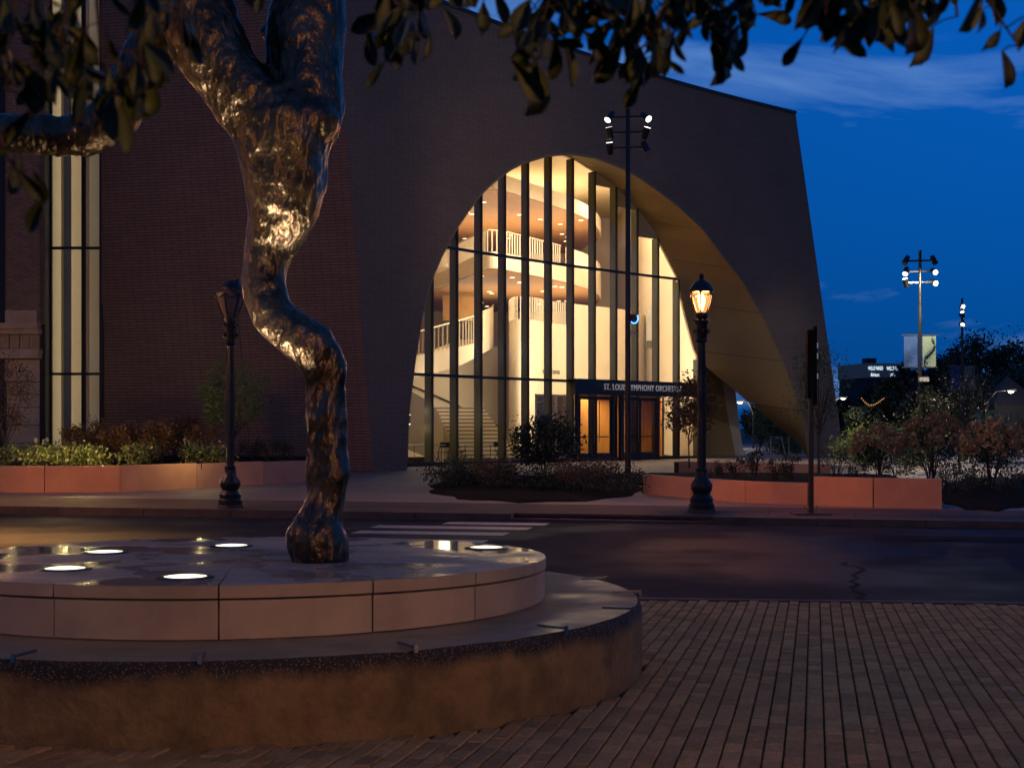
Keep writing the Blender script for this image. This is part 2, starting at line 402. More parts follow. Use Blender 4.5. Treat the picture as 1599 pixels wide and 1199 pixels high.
# near pavement of pavers
NK0, NKd = Vector((0, 14.75, 0)), Vector((.9925, -.122, 0))
bp = MB(); q = [(-14, -6), (16, -6), (16, 14.75 - 16 * .123 - .16), (-14, 14.75 + 14 * .123 - .16)]
bp.prism(q, lambda x, y: zn(y) - .5, lambda x, y: zn(y) - .03)
pave = struct(bp.build('brick_pavement', 'joint_sand'))
nk = MB(); a = NK0 - NKd * 14; b = NK0 + NKd * 16
nk.prism([(a.x, a.y - .15), (b.x, b.y - .15), (b.x, b.y), (a.x, a.y)], -.5, lambda x, y: zn(y) + .002)
struct(nk.build('near_kerb', 'kerb'))
PC = Vector((-1.90, 9.86, 0))        # plinth centre
PR1, PR2 = 2.80, 2.13
def paver_mesh(seed):
    r = random.Random(seed); L, Wd, h = .198, .0905, .045
    m = MB(); b = .006
    top = [(-Wd / 2 + b, -L / 2 + b), (Wd / 2 - b, -L / 2 + b), (Wd / 2 - b, L / 2 - b), (-Wd / 2 + b, L / 2 - b)]
    low = [(-Wd / 2, -L / 2), (Wd / 2, -L / 2), (Wd / 2, L / 2), (-Wd / 2, L / 2)]
    vs = [(x, y, -h) for x, y in low] + [(x, y, -b) for x, y in low] + [(x, y, r.uniform(-.002, .001)) for x, y in top]
    fs = [(0, 1, 5, 4), (1, 2, 6, 5), (2, 3, 7, 6), (3, 0, 4, 7), (4, 5, 9, 8), (5, 6, 10, 9), (6, 7, 11, 10), (7, 4, 8, 11), (8, 9, 10, 11)]
    return vs, fs
protos = []
for k in range(4):
    vs, fs = paver_mesh(k); me = bpy.data.meshes.new('brick'); me.from_pydata(vs, [], fs); me.materials.append(M['paver']); protos.append((me, vs, fs))
ang = math.atan2(-.21, 1.0)
cells = []
ca, sa = .9777, .21
for i in range(-150, 190):
    for j in range(-20, 90):
        a_ = i * .1; b_ = (j + (.5 if i % 2 else 0) + .18 * math.sin(i * 12.9)) * .2
        x = a_ * ca + b_ * sa; y = -a_ * sa + b_ * ca
        if not (3.6 < y < 14.75 - .123 * x - .27) or abs(x) > .40 * y + 3.2: continue
        dd = math.hypot(x - PC.x, y - PC.y)
        if dd < PR1 + .02: continue
        v = HV + (CZ - zn(y)) * FX / y; u = 800 + x / y * FX
        if dd < PR1 + 2 and y > PC.y + .5 and x < PC.x + 1.6: continue
        cells.append((v if v < 1225 and -40 < u < 1640 else 0, x, y))
cells.sort(reverse=True)
slope = Matrix.Rotation(math.atan(-.02), 4, 'X')
rest = MB(); rcol = []
for idx, (v, x, y) in enumerate(cells):
    dz = rng.uniform(-.003, .003)
    Mx = Matrix.Translation((x, y, zn(y) + dz)) @ slope @ Matrix.Rotation(ang + rng.uniform(-.012, .012), 4, 'Z') @ Matrix.Rotation(rng.uniform(-.01, .01), 4, 'Y')
    me, vs, fs = protos[rng.randrange(4)]
    if idx < 300:
        o = bpy.data.objects.new('brick', me); C.objects.link(o); o.parent = pave; o.matrix_local = Mx
    else:
        rest.add([Mx @ Vector(p) for p in vs], fs); rcol += [rng.random()] * len(fs)
# the farther pavers: one part, a shade for each brick
m2 = M['paver'].copy(); m2.name = 'paver_field'; M['paver_field'] = m2
tt = m2.node_tree; at = tt.nodes.new('ShaderNodeAttribute'); at.attribute_name = 'shade'
for nd in tt.nodes:
    if nd.type == 'MAP_RANGE' and nd.inputs[0].is_linked and nd.inputs[0].links[0].from_node.type == 'OBJECT_INFO':
        tt.links.new(at.outputs['Fac'], nd.inputs[0])
fo = rest.build('brick_field', 'paver_field', pave); fo['kind'] = 'stuff'
al = fo.data.attributes.new('shade', 'FLOAT', 'FACE'); al.data.foreach_set('value', np.array(rcol, dtype=np.float32))

# ------------------------------------------------------------------ the concert hall: facade curved in plan
TH0, TK = 57.0, .62
SS = np.arange(-4, 42, .01)
THs = np.radians(np.where(SS < 0, TH0, np.maximum(TH0 - TK * SS, 41)))
i0 = int(np.argmin(abs(SS)))
FXs = np.cumsum(np.cos(THs)) * .01; FYs = np.cumsum(np.sin(THs)) * .01
FXs += -4.46 - FXs[i0]; FYs += 45.6 - FYs[i0]
def fc(s, d=0):                      # plan point at arc length s, set back d behind the facade
    x = np.interp(s, SS, FXs); y = np.interp(s, SS, FYs); t = np.interp(s, SS, THs)
    return Vector((x - d * math.sin(t), y + d * math.cos(t), 0))
def fdir(s): t = np.interp(s, SS, THs); return Vector((math.cos(t), math.sin(t), 0))
def fnor(s): t = np.interp(s, SS, THs); return Vector((-math.sin(t), math.cos(t), 0))
def su(u, d=0):                      # arc length at which the set-back curve is seen in column u
    X = FXs - d * np.sin(THs); Y = FYs + d * np.cos(THs)
    return float(np.interp(u, 800 + X / Y * FX, SS))
def sz(u, v, d=0):
    s = su(u, d); return s, CZ + (HV - v) * fc(s, d).y / FX
def P(s, d, z): p = fc(s, d); return Vector((p.x, p.y, z))
ROOF, FL = 16.22, .21
outer = [sz(*p) for p in ((635, 736), (640, 640), (650, 560), (663, 478), (681, 422), (698, 387), (718, 352), (744, 315), (756, 300), (790, 271), (817, 257), (852, 246), (890, 242), (930, 248), (976, 266), (1000, 280), (1028, 300), (1060, 324), (1100, 362), (1128, 400), (1161, 443), (1191, 496), (1221, 561), (1240, 610), (1255, 662), (1264, 722))]
outer[0] = (outer[0][0], 0.0); outer[-1] = (outer[-1][0], 0.0)
oS = [p[0] for p in outer]; oZ = [p[1] for p in outer]
def arch(s): return float(np.interp(s, oS, oZ))
rt0 = sz(1321, 724); rt1 = sz(1243, 180)                     # raked right edge
ft = sz(525, 0); fold_k = ft[0] / (ft[1])                    # raked fold at the left (arc length per metre of height)
hall = thing('concert_hall', 'long dark brick concert hall with a tall lit glass arch and raked corner', 'building', P(8, 0, 0))
ss = sorted(set(list(np.linspace(fold_k * ROOF, 0, 12)) + list(np.linspace(0, oS[0], 5)) + list(np.linspace(oS[0], oS[-1], 120)) + oS + list(np.linspace(oS[-1], rt0[0], 10)) + [rt1[0]]))
ss = [s for s in ss if s <= rt0[0] + 1e-6]
fm = MB(); uv = []
NZ = 6
for s in ss:
    lo = -.3
    if s < 0: lo = s / fold_k
    elif oS[0] < s < oS[-1]: lo = arch(s)
    hi = ROOF if s <= rt1[0] else ROOF + (s - rt1[0]) / (rt0[0] - rt1[0]) * (-.3 - ROOF)
    hi = max(hi, lo)
    for k in range(NZ + 1):
        z = lo + (hi - lo) * k / NZ; p = P(s, 0, z); fm.v.append(tuple(p)); uv.append((s, z))
for i in range(len(ss) - 1):
    # the jump at the two feet of the arch is vertical brick edge: skip nothing, columns share exact s
    for k in range(NZ):
        a = i * (NZ + 1) + k; fm.f.append((a, a + NZ + 1, a + NZ + 2, a + 1))
fm.build('brick_facade', 'facade_brick', hall, uv=uv)
# coping on the roof edge
cp = MB(); sl = [s for s in ss if s <= rt1[0] + 1e-6]
cp.ribbon([P(s, -.06, ROOF + .002) for s in sl], [P(s, -.06, ROOF + .14) for s in sl], [fnor(s) * .6 for s in sl])
cp.build('coping', 'dark_metal', hall)
# left wing wall: raked outwards, parallel to the street
c0 = fc(0); t0 = fc(fold_k * ROOF); shift = t0 - c0
lw = MB(); uv = []; LW = 9.75
for i in range(14):
    for k in range(9):
        z = -.3 + (17.6 + .3) * k / 8; o_ = c0 + shift * (max(z, 0) / ROOF); kk = (159 - 800) / FX
        LW = (o_.x - kk * o_.y) / (E1.x - kk * E1.y)          # plumb left end
        p = o_ - E1 * (LW * i / 13)
        lw.v.append((p.x, p.y, z)); uv.append((-LW * i / 13, z))
for i in range(13):
    for k in range(8): lw.f.append((i * 9 + k, i * 9 + k + 1, i * 9 + k + 10, i * 9 + k + 9))
lw.build('wing_wall', 'wing_brick', hall, uv=uv)
lend = c0 - E1 * LW
mv = MB().ribbon([lend + Vector((0, 0, -.3)), lend + E2 * 1.2 + Vector((0, 0, -.3))], [lend + Vector((0, 0, 17.6)), lend + E2 * 1.2 + Vector((0, 0, 17.6))], E1 * .3)
mv.build('wall_return', 'cream_panel', hall)
# movement joint in the wing wall
jp = c0 - E1 * 4.2
MB().bar(jp - E2 * .004 + Vector((0, 0, 0)), jp - E2 * .004 + shift * (6 / ROOF) + Vector((0, 0, 6)), .025, .012).build('movement_joint', 'grout', hall)
# right end wall, cut by its own arch
ew = MB(); uv = []
edge = lambda z: P(rt1[0] + (ROOF - z) / (ROOF + .3) * (rt0[0] - rt1[0]), 0, z)
for k in range(15):
    e = .02 + 9 * k / 14; lo = min(9, 7.2 * (e / 8) ** .5)
    for j in range(6):
        z = lo + (ROOF - lo) * j / 5; p = edge(z) + fnor(40) * e; ew.v.append(tuple(p)); uv.append((e, z))
for k in range(14):
    for j in range(5): a = k * 6 + j; ew.f.append((a, a + 1, a + 7, a + 6))
ew.build('end_wall', 'facade_brick', hall, uv=uv)
# roof slab
rf = MB(); sl2 = list(np.linspace(fold_k * ROOF, rt1[0], 24))
rf.ribbon([P(s, .3, ROOF - .6) for s in sl2], [P(s, .3, ROOF - .1) for s in sl2], [fnor(s) * 24 for s in sl2]); rf.build('roof', 'dark_metal', hall)

# inner arch on the glass line
D = 2.0
inner = [sz(u, v, D) for u, v in ((622, 736), (626, 640), (636, 560), (650, 478), (668, 420), (688, 380), (708, 345), (732, 312), (760, 284), (792, 262), (822, 248), (852, 241), (880, 242), (900, 249), (930, 268), (964, 293), (1000, 330), (1024, 364), (1060, 436), (1067, 477), (1087, 553), (1096, 566), (1175, 632), (1240, 686), (1258, 706))]
inner[0] = (inner[0][0], 0.0)
iS = [p[0] for p in inner]; iZ = [p[1] for p in inner]
def iarch(s): return float(np.interp(s, iS, iZ))
# resample both curves by matching fractions left and right of the crown
def resample(cv, n):
    c = np.array(cv); L = np.r_[0, np.cumsum(np.hypot(*np.diff(c, axis=0).T))]; t = np.linspace(0, L[-1], n)
    return list(zip(np.interp(t, L, c[:, 0]), np.interp(t, L, c[:, 1])))
ko = int(np.argmax(oZ)); ki = int(np.argmax(iZ))
OL, IL = resample(outer[:ko + 1], 25), resample(inner[:ki + 1], 25)
def by_height(cv, n):                      # same share of the height on both curves: level panel joints
    c = np.array(cv); z0, z1 = c[0, 1], c[-1, 1]; zz = z1 + (z0 - z1) * np.cos(np.linspace(0, math.pi / 2, n))
    return list(zip(np.interp(-zz, -c[:, 1], c[:, 0]), zz))
OR_, IR_ = by_height(outer[ko:], 49), by_height(inner[ki:], 49)
def soffit_run(O, I, i0, i1, gap):
    m = MB(); n = 6; idx = list(range(i0, i1 + 1))
    for q, i in enumerate(idx):
        for k in range(n + 1):
            f = k / n; s = O[i][0] * (1 - f) + I[i][0] * f; z = O[i][1] * (1 - f) + I[i][1] * f
            p = P(s, D * f + .02, z)
            if q == 0: p += (P(*((O[i + 1][0]), 0, O[i + 1][1])) - P(O[i][0], 0, O[i][1])).normalized() * gap
            m.v.append(tuple(p))
    for q in range(len(idx) - 1):
        for k in range(n): a = q * (n + 1) + k; m.f.append((a, a + 1, a + n + 2, a + n + 1))
    return m
for i in range(0, 24, 6): soffit_run(OL, IL, i, i + 6, .02).build('soffit_panel', 'soffit', hall, smooth=True)
for i in range(0, 48, 6): soffit_run(OR_, IR_, i, i + 6, .025).build('soffit_panel', 'soffit', hall, smooth=True)
# dark backing above the soffit joints and brick soldier edge
so = MB(); so.ribbon([P(s, -.012, z) for s, z in OL[:-1] + OR_], [P(s, -.012, z + .10) for s, z in OL[:-1] + OR_], [fnor(s) * .03 for s, z in OL[:-1] + OR_])
so.build('arch_edge', 'soffit', hall)
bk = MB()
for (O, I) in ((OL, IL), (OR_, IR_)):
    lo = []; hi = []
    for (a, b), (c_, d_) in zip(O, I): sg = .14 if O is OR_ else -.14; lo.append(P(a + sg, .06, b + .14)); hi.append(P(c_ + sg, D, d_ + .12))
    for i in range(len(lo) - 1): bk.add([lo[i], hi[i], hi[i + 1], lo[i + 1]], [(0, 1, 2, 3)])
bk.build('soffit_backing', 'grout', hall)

# glass wall: fins, transoms, panes, spandrels
s_first = su(675, D); pitch = (su(1060, D) - s_first) / 11
s_end = su(1092, D)
fins = [s_first + pitch * k for k in range(-1, 13)]
fins = [s for s in fins if s < s_end - .2] + [s_end]
T1, T2 = 3.52, 8.25
for s in fins:
    top = iarch(s) - .03 if s < s_end - .01 else min(iarch(s) - .03, 5.2)
    p = fc(s, D); q = Matrix.Rotation(math.atan2(fdir(s).y, fdir(s).x), 3, 'Z')
    f = MB().box(p + fnor(s) * .17 + Vector((0, 0, (FL + top) / 2)), (.075, .30, top - FL), M=q).build('mullion', 'mullion', hall)
    MB().box(p - fnor(s) * .02 + Vector((0, 0, (FL + top) / 2)), (.085, .06, top - FL), M=q).build('mullion_cap', 'mullion_cap', f)
for z in (FL + .08, T1, T2):
    sl = [s for s in np.linspace(iS[0] + .1, s_end, 60) if iarch(s) > z + .05]
    MB().ribbon([P(s, D - .07, z - .055) for s in sl], [P(s, D - .07, z + .055) for s in sl], [fnor(s) * .05 for s in sl]).build('transom', 'mullion_cap', hall)
for a, b in zip(fins[:-1], fins[1:]):
    a += .04; b -= .04
    hs = [iarch(a + (b - a) * k / 6) - .03 for k in range(7)]
    cap = 99
    if su(918, D) < a < su(1012, D): cap = min(hs) - .08     # right-hand bays: solid infill under the curve
    for z0, z1 in ((FL + .13, T1 - .05), (T1 + .05, T2 - .05), (T2 + .05, 99)):
        top = [min(h, z1, cap) for h in hs]
        pts = [(a + (b - a) * k / 6, t) for k, t in enumerate(top)]
        ok = [(s, t) for s, t in pts if t > z0 + .05]
        if len(ok) < 2: continue
        m = MB().ribbon([P(s, D, z0) for s, t in ok], [P(s, D, t) for s, t in ok], [fnor(s) * .012 for s, t in ok])
        if su(905, D) - .5 < a < su(1020, D) and z0 < 1: continue            # doors stand here
        m.build('pane', 'glass', hall)
    if cap < 90:
        sl = [a + (b - a) * k / 6 for k in range(7)]
        if max(hs) - cap > .1:
            MB().ribbon([P(s, D + .01, cap) for s in sl], [P(s, D + .01, max(h, cap + .01)) for s, h in zip(sl, hs)], [fnor(s) * .05 for s in sl]).build('spandrel', 'trim', hall)

# corner leg behind the arch: tan inner face, grey outer edge
YL = 70.0
nb = fnor(40) * 1.6
tan_ = [(1086, 470), (1120, 500), (1140, 548), (1131, 600), (1138, 650), (1152, 722), (1086, 722)]
gre = [(1140, 548), (1146, 580), (1150, 620), (1156, 670), (1164, 722), (1152, 722), (1138, 650), (1131, 600)]
MB().slab([px(u, v, YL) for u, v in tan_], nb).build('leg_face', 'soffit', hall)
MB().slab([px(u, v, YL - .05) for u, v in gre], nb + Vector((.02, .05, 0))).build('leg_edge', 'grey_render', hall)

# lobby shell (inside faces)
sE = s_end
BL, BR = Vector((xa(560, 93), 93, 0)), Vector((xa(962, 93), 93, 0))
room = [P(s, D - .05, 0) for s in np.linspace(.3, sE + .1, 24)] + [BR, BL]
MB().prism([(p.x, p.y) for p in room], FL - .3, FL).build('lobby_floor', 'lobby_floor', hall)
MB().prism([(p.x, p.y) for p in [P(s, D + .14, 0) for s in np.linspace(.3, sE + .1, 24)] + [BR, BL]], 15.4, 15.55).build('ceiling', 'cream', hall)
def wall(name, a, b, z0, z1, th, m_='cream'): return MB().ribbon([at0(a, z0), at0(b, z0)], [at0(a, z1), at0(b, z1)], th).build(name, m_, hall)
def at0(p, z): return Vector((p.x, p.y, z))
wall('back_wall', BL, BR, 0, 15.39, Vector((0, .3, 0)))
wall('side_wall', P(sE + .14, D + .32, 0), BR, 0, 15.39, Vector((.3, .05, 0)))
wall('side_wall', P(.3, .2, 0), BL, 0, 15.39, Vector((-.3, 0, 0)))
# inside lining of the facade above the glass
sl = [s for s in np.linspace(iS[0], sE, 60)]
MB().ribbon([P(s, D + .02, min(15.3, iarch(s) - .02 if s > iS[0] + .1 else 0)) for s in sl], [P(s, D + .02, 15.4) for s in sl], [fnor(s) * .1 for s in sl]).build('inner_lining', 'cream', hall)

# balcony tiers: one plan, two levels, timber undersides with downlights
plan = [(655, 80), (690, 76), (730, 70.5), (752, 68), (766, 67.2), (785, 67.6), (815, 69.2), (864, 72.2), (900, 75), (923, 77.6), (935, 80.5), (939, 83.5), (934, 86), (920, 87.5)]
front = [Vector((xa(u, Y), Y, 0)) for u, Y in plan]
def at_z(p, z): return Vector((p.x, p.y, z))
def smoothed(pts, n=4):
    o = []
    for i in range(len(pts) - 1):
        p0 = pts[max(i - 1, 0)]; p1 = pts[i]; p2 = pts[i + 1]; p3 = pts[min(i + 2, len(pts) - 1)]
        for k in range(n):
            t = k / n; o.append(.5 * ((2 * p1) + (p2 - p0) * t + (2 * p0 - 5 * p1 + 4 * p2 - p3) * t * t + (3 * p1 - p0 - 3 * p2 + p3) * t ** 3))
    return o + [pts[-1]]
front = smoothed(front)
back = [Vector((xa(905, 92), 92, 0)), Vector((xa(655, 92), 92, 0))]
def tier(z0, z1, solid_from, rail=True):
    b = MB().prism([(p.x, p.y) for p in front + back], z0 + .012, z1).build('balcony', 'cream', hall)
    ins = [p + (Vector((xa(800, 80), 82, 0)) - p) * .012 for p in front]
    MB().prism([(p.x, p.y) for p in ins + back], z0 - .02, z0 + .01).build('timber_soffit', 'wood', b)
    if rail:
        L = np.r_[0, np.cumsum([(q - p).length for p, q in zip(front[:-1], front[1:])])]
        def pt(t): return Vector((np.interp(t, L, [p.x for p in front]), np.interp(t, L, [p.y for p in front]), 0))
        t = .1
        while t < solid_from:
            p = pt(t); MB().box(at_z(p, z1 + .5), (.06, .06, 1.0)).build('baluster', 'cream', b); t += .26
        sol = [p for p, l in zip(front, L) if l >= solid_from]
        MB().ribbon([at_z(p, z1 - .01) for p in sol], [at_z(p, z1 + 1.05) for p in sol], Vector((0, .12, 0))).build('parapet', 'cream', b)
        MB().tube([at_z(pt(t), z1 + 1.04) for t in np.linspace(0, solid_from, 30)], .03, 6).build('handrail', 'cream', b)
    k = 0
    for i in range(60):
        u = rng.uniform(690, 930); Y = rng.uniform(69, 88); p = Vector((xa(u, Y), Y, 0))
        yf = np.interp(u, [q[0] for q in plan[:12]], [q[1] for q in plan[:12]])
        if Y < yf + .7 or k >= 17: continue
        MB().lathe([(.13, z0 - .035), (.13, z0 - .022)], (p.x, p.y, 0), 12).build('downlight', 'downlight', b); k += 1
    return b
tier(9.2, 10.0, 20.5)
tier(13.0, 13.75, 0.0, rail=False)
# drum wall with its deck and rail
dplan = [(797, 80), (795, 72), (799, 69), (812, 68), (835, 68.6), (870, 71), (920, 73.2), (965, 75.2), (995, 77.5), (1010, 80.5), (1012, 84), (1000, 88)]
dr = smoothed([Vector((xa(u, Y), Y, 0)) for u, Y in dplan])
drum = MB().prism([(p.x, p.y) for p in dr], FL, 6.85).build('drum_wall', 'cream', hall, smooth=True)
L = np.r_[0, np.cumsum([(q - p).length for p, q in zip(dr[:-1], dr[1:])])]
def dpt(t): return Vector((np.interp(t, L, [p.x for p in dr]), np.interp(t, L, [p.y for p in dr]), 0))
t = 9.5
while t < 17: MB().box(at_z(dpt(t), 7.4), (.05, .05, 1.1)).build('baluster', 'cream', drum); t += .19
sol = [p for p, l in zip(dr, L) if 17 <= l]
MB().ribbon([at_z(p, 6.84) for p in sol], [at_z(p, 7.95) for p in sol], Vector((-.05, .12, 0))).build('parapet', 'cream', drum)
exd = (Vector((xa(873, 71), 71, 0)) - Vector((xa(826, 68.4), 68.4, 0)))
text('wall_lettering', 'JACK C. TAYLOR MUSIC CENTER', .27, 'lettering', px(822, 581, 68.2) - Vector((0, .12, 0)), exd, hall, width=exd.length * 1.12)
# curving stair landing with balusters on the left
lp = [(628, 58.4, 594, 560, 524), (645, 59.5, 590, 557, 520), (680, 61.5, 582, 549, 511), (720, 64, 570, 541, 500), (745, 66.3, 557, 535, 492), (760, 68.5, 549, 529, 484), (770, 71.5, 544, 524, 478), (771, 75, 540, 520, 475)]
def cols(k): return smoothed([px(a[0], a[k], a[1]) for a in lp])
lo, dk, hi = cols(2), cols(3), cols(4)
land = MB().ribbon(lo, dk, Vector((-.05, .25, 0))).build('stair_landing', 'cream', hall)
MB().ribbon([p + Vector((-.05, .2, .3)) for p in lo], [p + Vector((0, .2, .45)) for p in lo], Vector((-2.2, 2.4, 0))).build('landing_deck', 'cream', land)
for a, b in zip(dk, hi):
    pass
LL = len(dk) - 1
for k in range(30):
    f = k / 29 * (LL - 9); i = int(f); r = f - i; a = dk[i].lerp(dk[i + 1], r); b = hi[i].lerp(hi[i + 1], r)
    MB().bar(a, b, .05).build('baluster', 'cream', land)
MB().tube(hi[:LL - 7], .035, 6).build('handrail', 'cream', land)
MB().ribbon(dk[LL - 10:], hi[LL - 10:], Vector((-.05, .12, 0))).build('curved_parapet', 'cream', land)
# stair, its curved balustrade, the wall behind with a handrail
stair = []
for k in range(14):
    z = FL + .165 * (k + 1); f = k / 13
    Yk = 57.5 + 4.6 * f; ul = 742 - 52 * f ** .8; ur = 800 - 52 * f
    q = [Vector((xa(ul - 12, Yk), Yk, 0)), Vector((xa(ur + 10, Yk + 1.2), Yk + 1.2, 0)), Vector((xa(ur + 10, Yk + 1.9), Yk + 1.9, 0)), Vector((xa(ul - 12, Yk + .7), Yk + .7, 0))]
    MB().prism([(p.x, p.y) for p in q], FL + .002 * k, z).build('stair_step', 'cream_panel', hall)
    MB().bar(at_z(q[0], z - .05) - Vector((0, .012, 0)), at_z(q[1], z - .05) - Vector((0, .012, 0)), .02, .05).build('step_shade_strip', 'mullion', hall)  # dark strip standing in for the shade that separates the steps
bal = [(628, 57.5, 600, 700), (645, 57.6, 612, 705), (662, 57.6, 622, 712), (675, 57.5, 632, 718), (685, 57.2, 644, 722), (691, 56.9, 660, 724), (693, 56.5, 684, 724), (690, 56.2, 706, 724)]
MB().ribbon(smoothed([px(u, b, Y) for u, Y, a, b in bal]), smoothed([px(u, a, Y) for u, Y, a, b in bal]), Vector((-.02, .2, 0))).build('stair_balustrade', 'cream', hall, smooth=True)
MB().slab([px(622, 556, 66.5), px(792, 540, 74), px(792, 713, 74), px(622, 717, 66.5)], Vector((-.05, .3, 0))).build('stair_wall', 'cream_panel', hall)
MB().tube([px(632, 597, 66.5), px(690, 622, 69), px(745, 647, 71.4), px(788, 670, 73.4)], .04, 6).build('wall_handrail', 'dark_metal', hall)
# wood-lined alcove high on the left
MB().slab([px(692, 462, 79), px(745, 462, 79), px(745, 500, 79), px(692, 500, 79)], Vector((0, .3, 0))).build('timber_alcove', 'wood_panel', hall)
# dark window on the side wall and lower recess
MB().slab([px(1013, 478, 76), px(1038, 478, 76), px(1045, 543, 76), px(1013, 543, 76)], Vector((-.1, .2, 0))).build('dark_window', 'grey_render', hall)
MB().slab([px(1013, 532, 75.8), px(1046, 532, 75.8), px(1047, 544, 75.8), px(1013, 544, 75.8)], Vector((-.1, .1, 0))).build('window_sill', 'mullion', hall)
# donor lists behind the glass
for (u0, u1) in ((837, 868), (869, 896)):
    s0 = su(u0, D + 1.2); s1 = su(u1, D + 1.2)
    pn = MB().ribbon([P(s0, D + 1.2, FL + .1), P(s1, D + 1.2, FL + .1)], [P(s0, D + 1.2, 3.0), P(s1, D + 1.2, 3.0)], fnor(s0) * .04).build('donor_panel', 'cream', hall)
    dl = MB(); z = 2.85
    while z > .9:
        for c_ in range(2):
            a = s0 + .1 + c_ * (s1 - s0) * .48
            if rng.random() < .85:
                b = a + (s1 - s0) * rng.uniform(.2, .38)
                dl.ribbon([P(a, D + 1.19, z - .018), P(b, D + 1.19, z - .018)], [P(a, D + 1.19, z + .018), P(b, D + 1.19, z + .018)], fnor(a) * .004)
        z -= .085
    dl.build('name_lines', 'lettering', pn)
# vestibule header with the sign, doors, timber-lined lobby passage
h0, h1 = su(897, D - .35), su(1091, D - .35)
sl = list(np.linspace(h0, h1, 12))
hd = MB().ribbon([P(s, D - .42, 2.98) for s in sl], [P(s, D - .42, 3.62) for s in sl], [fnor(s) * .3 for s in sl]).build('sign_header', 'black_metal', hall)
a = P(su(939, D - .45), D - .45, 0); b = P(su(1061, D - .45), D - .45, 0); ch = b - a
text('sign_lettering', 'ST. LOUIS SYMPHONY ORCHESTRA', .36, 'sign_letter', a - fnor(15) * .16 + Vector((0, 0, 3.19)), ch, hd, width=ch.length)
ug = [904, 930, 956, 972, 999, 1026]
for (ua, ub) in ((905, 930), (931, 956), (973, 999), (1000, 1026)):
    s0 = su(ua, D - .1); s1 = su(ub, D - .1); dd = D - .1
    dv = fdir(s0); dn = fnor(s0)
    door = MB()
    for (sa_, sb_) in ((s0, s0 + .09), (s1 - .09, s1)):
        door.ribbon([P(sa_, dd, FL), P(sb_, dd, FL)], [P(sa_, dd, 2.92), P(sb_, dd, 2.92)], dn * .06)
    for (za, zb) in ((FL + .02, FL + .34), (2.78, 2.92)):
        door.ribbon([P(s0 + .09, dd, za), P(s1 - .09, dd, za)], [P(s0 + .09, dd, zb), P(s1 - .09, dd, zb)], dn * .06)
    dobj = door.build('door', 'black_metal', hall)
    MB().ribbon([P(s0 + .09, dd + .03, FL + .34), P(s1 - .09, dd + .03, FL + .34)], [P(s0 + .09, dd + .03, 2.78), P(s1 - .09, dd + .03, 2.78)], dn * .01).build('pane', 'glass', dobj)
    MB().ribbon([P(s0 + .1, dd + .08, 1.2), P(s1 - .1, dd + .08, 1.2)], [P(s0 + .1, dd + .08, 1.25), P(s1 - .1, dd + .08, 1.25)], dn * .04).build('push_bar', 'black_metal', dobj)
    sh = s1 - .16 if ua in (905, 973) else s0 + .12
    MB().tube([P(sh, dd - .09, 1.0), P(sh, dd - .09, 2.75)], .018, 8).build('pull_handle', 'steel', dobj)
for u in (902, 957.5, 971, 1028):
    s = su(u, D - .1); q = Matrix.Rotation(math.atan2(fdir(s).y, fdir(s).x), 3, 'Z')
    MB().box(P(s, D - .06, 1.6), (.16 if u > 950 and u < 975 else .1, .14, 2.78), M=q).build('door_jamb', 'black_metal', hall)
s0, s1 = su(900, D + .5), su(1032, D + .5)
PV = Vector((.075, 1, 0)).normalized() * 5.2
pa, pb = P(s0, D + .42, 0), P(s1, D + .42, 0)
wall('passage_wall', pa + PV, pb + PV, FL, 2.95, Vector((0, .1, 0)), 'wood_panel')
wall('passage_wall', pa, pa + PV, FL, 2.95, Vector((-.1, 0, 0)), 'wood_panel')
wall('passage_wall', pb, pb + PV, FL, 2.95, Vector((.1, 0, 0)), 'wood_panel')
MB().slab([at0(pa, 2.96), at0(pb, 2.96), at0(pb + PV, 2.96), at0(pa + PV, 2.96)], (0, 0, .1)).build('passage_ceiling', 'wood', hall)
WARM = (1, .80, .56)
lamp('passage_light', 'AREA', at0((pa + pb) / 2 + PV * .6, 2.93), 260, (1, .6, .25), hall, shape='RECTANGLE', size=6, size_y=1.2)
# lobby lamps
for (u, Y, z, pw, sx) in ((850, 65, 12.6, 900, 5), (960, 68, 13.5, 1000, 5), (740, 62, 9.5, 330, 3), (820, 80, 15.2, 800, 8), (1000, 76, 14.5, 800, 5)):
    lamp('lobby_light', 'AREA', (xa(u, Y), Y, z), pw, WARM, hall, shape='DISK', size=sx)
for z, pw in ((10.15, 620), (7.1, 480)):                     # added fills standing in for bounced light on the timber above
    lamp('balcony_bounce_fill', 'AREA', (xa(815, 78), 78, z), pw, WARM, hall, shape='RECTANGLE', size=8, size_y=7, aim=(xa(815, 78), 78, 20))
for z, pw in ((8.9, 60), (12.75, 80)):
    lamp('balcony_light', 'AREA', (xa(820, 78), 78, z), pw, WARM, hall, shape='RECTANGLE', size=7, size_y=5)
# warm fill added between glass and drum to brighten the drum wall
lamp('drum_fill', 'AREA', P(su(930, D + 3), D + 3, 3.35), 700, WARM, hall, shape='RECTANGLE', size=6, size_y=.5, aim=px(890, 560, 71))
lamp('stair_light', 'POINT', px(700, 600, 60.5), 60, WARM, hall, shadow_soft_size=.4)
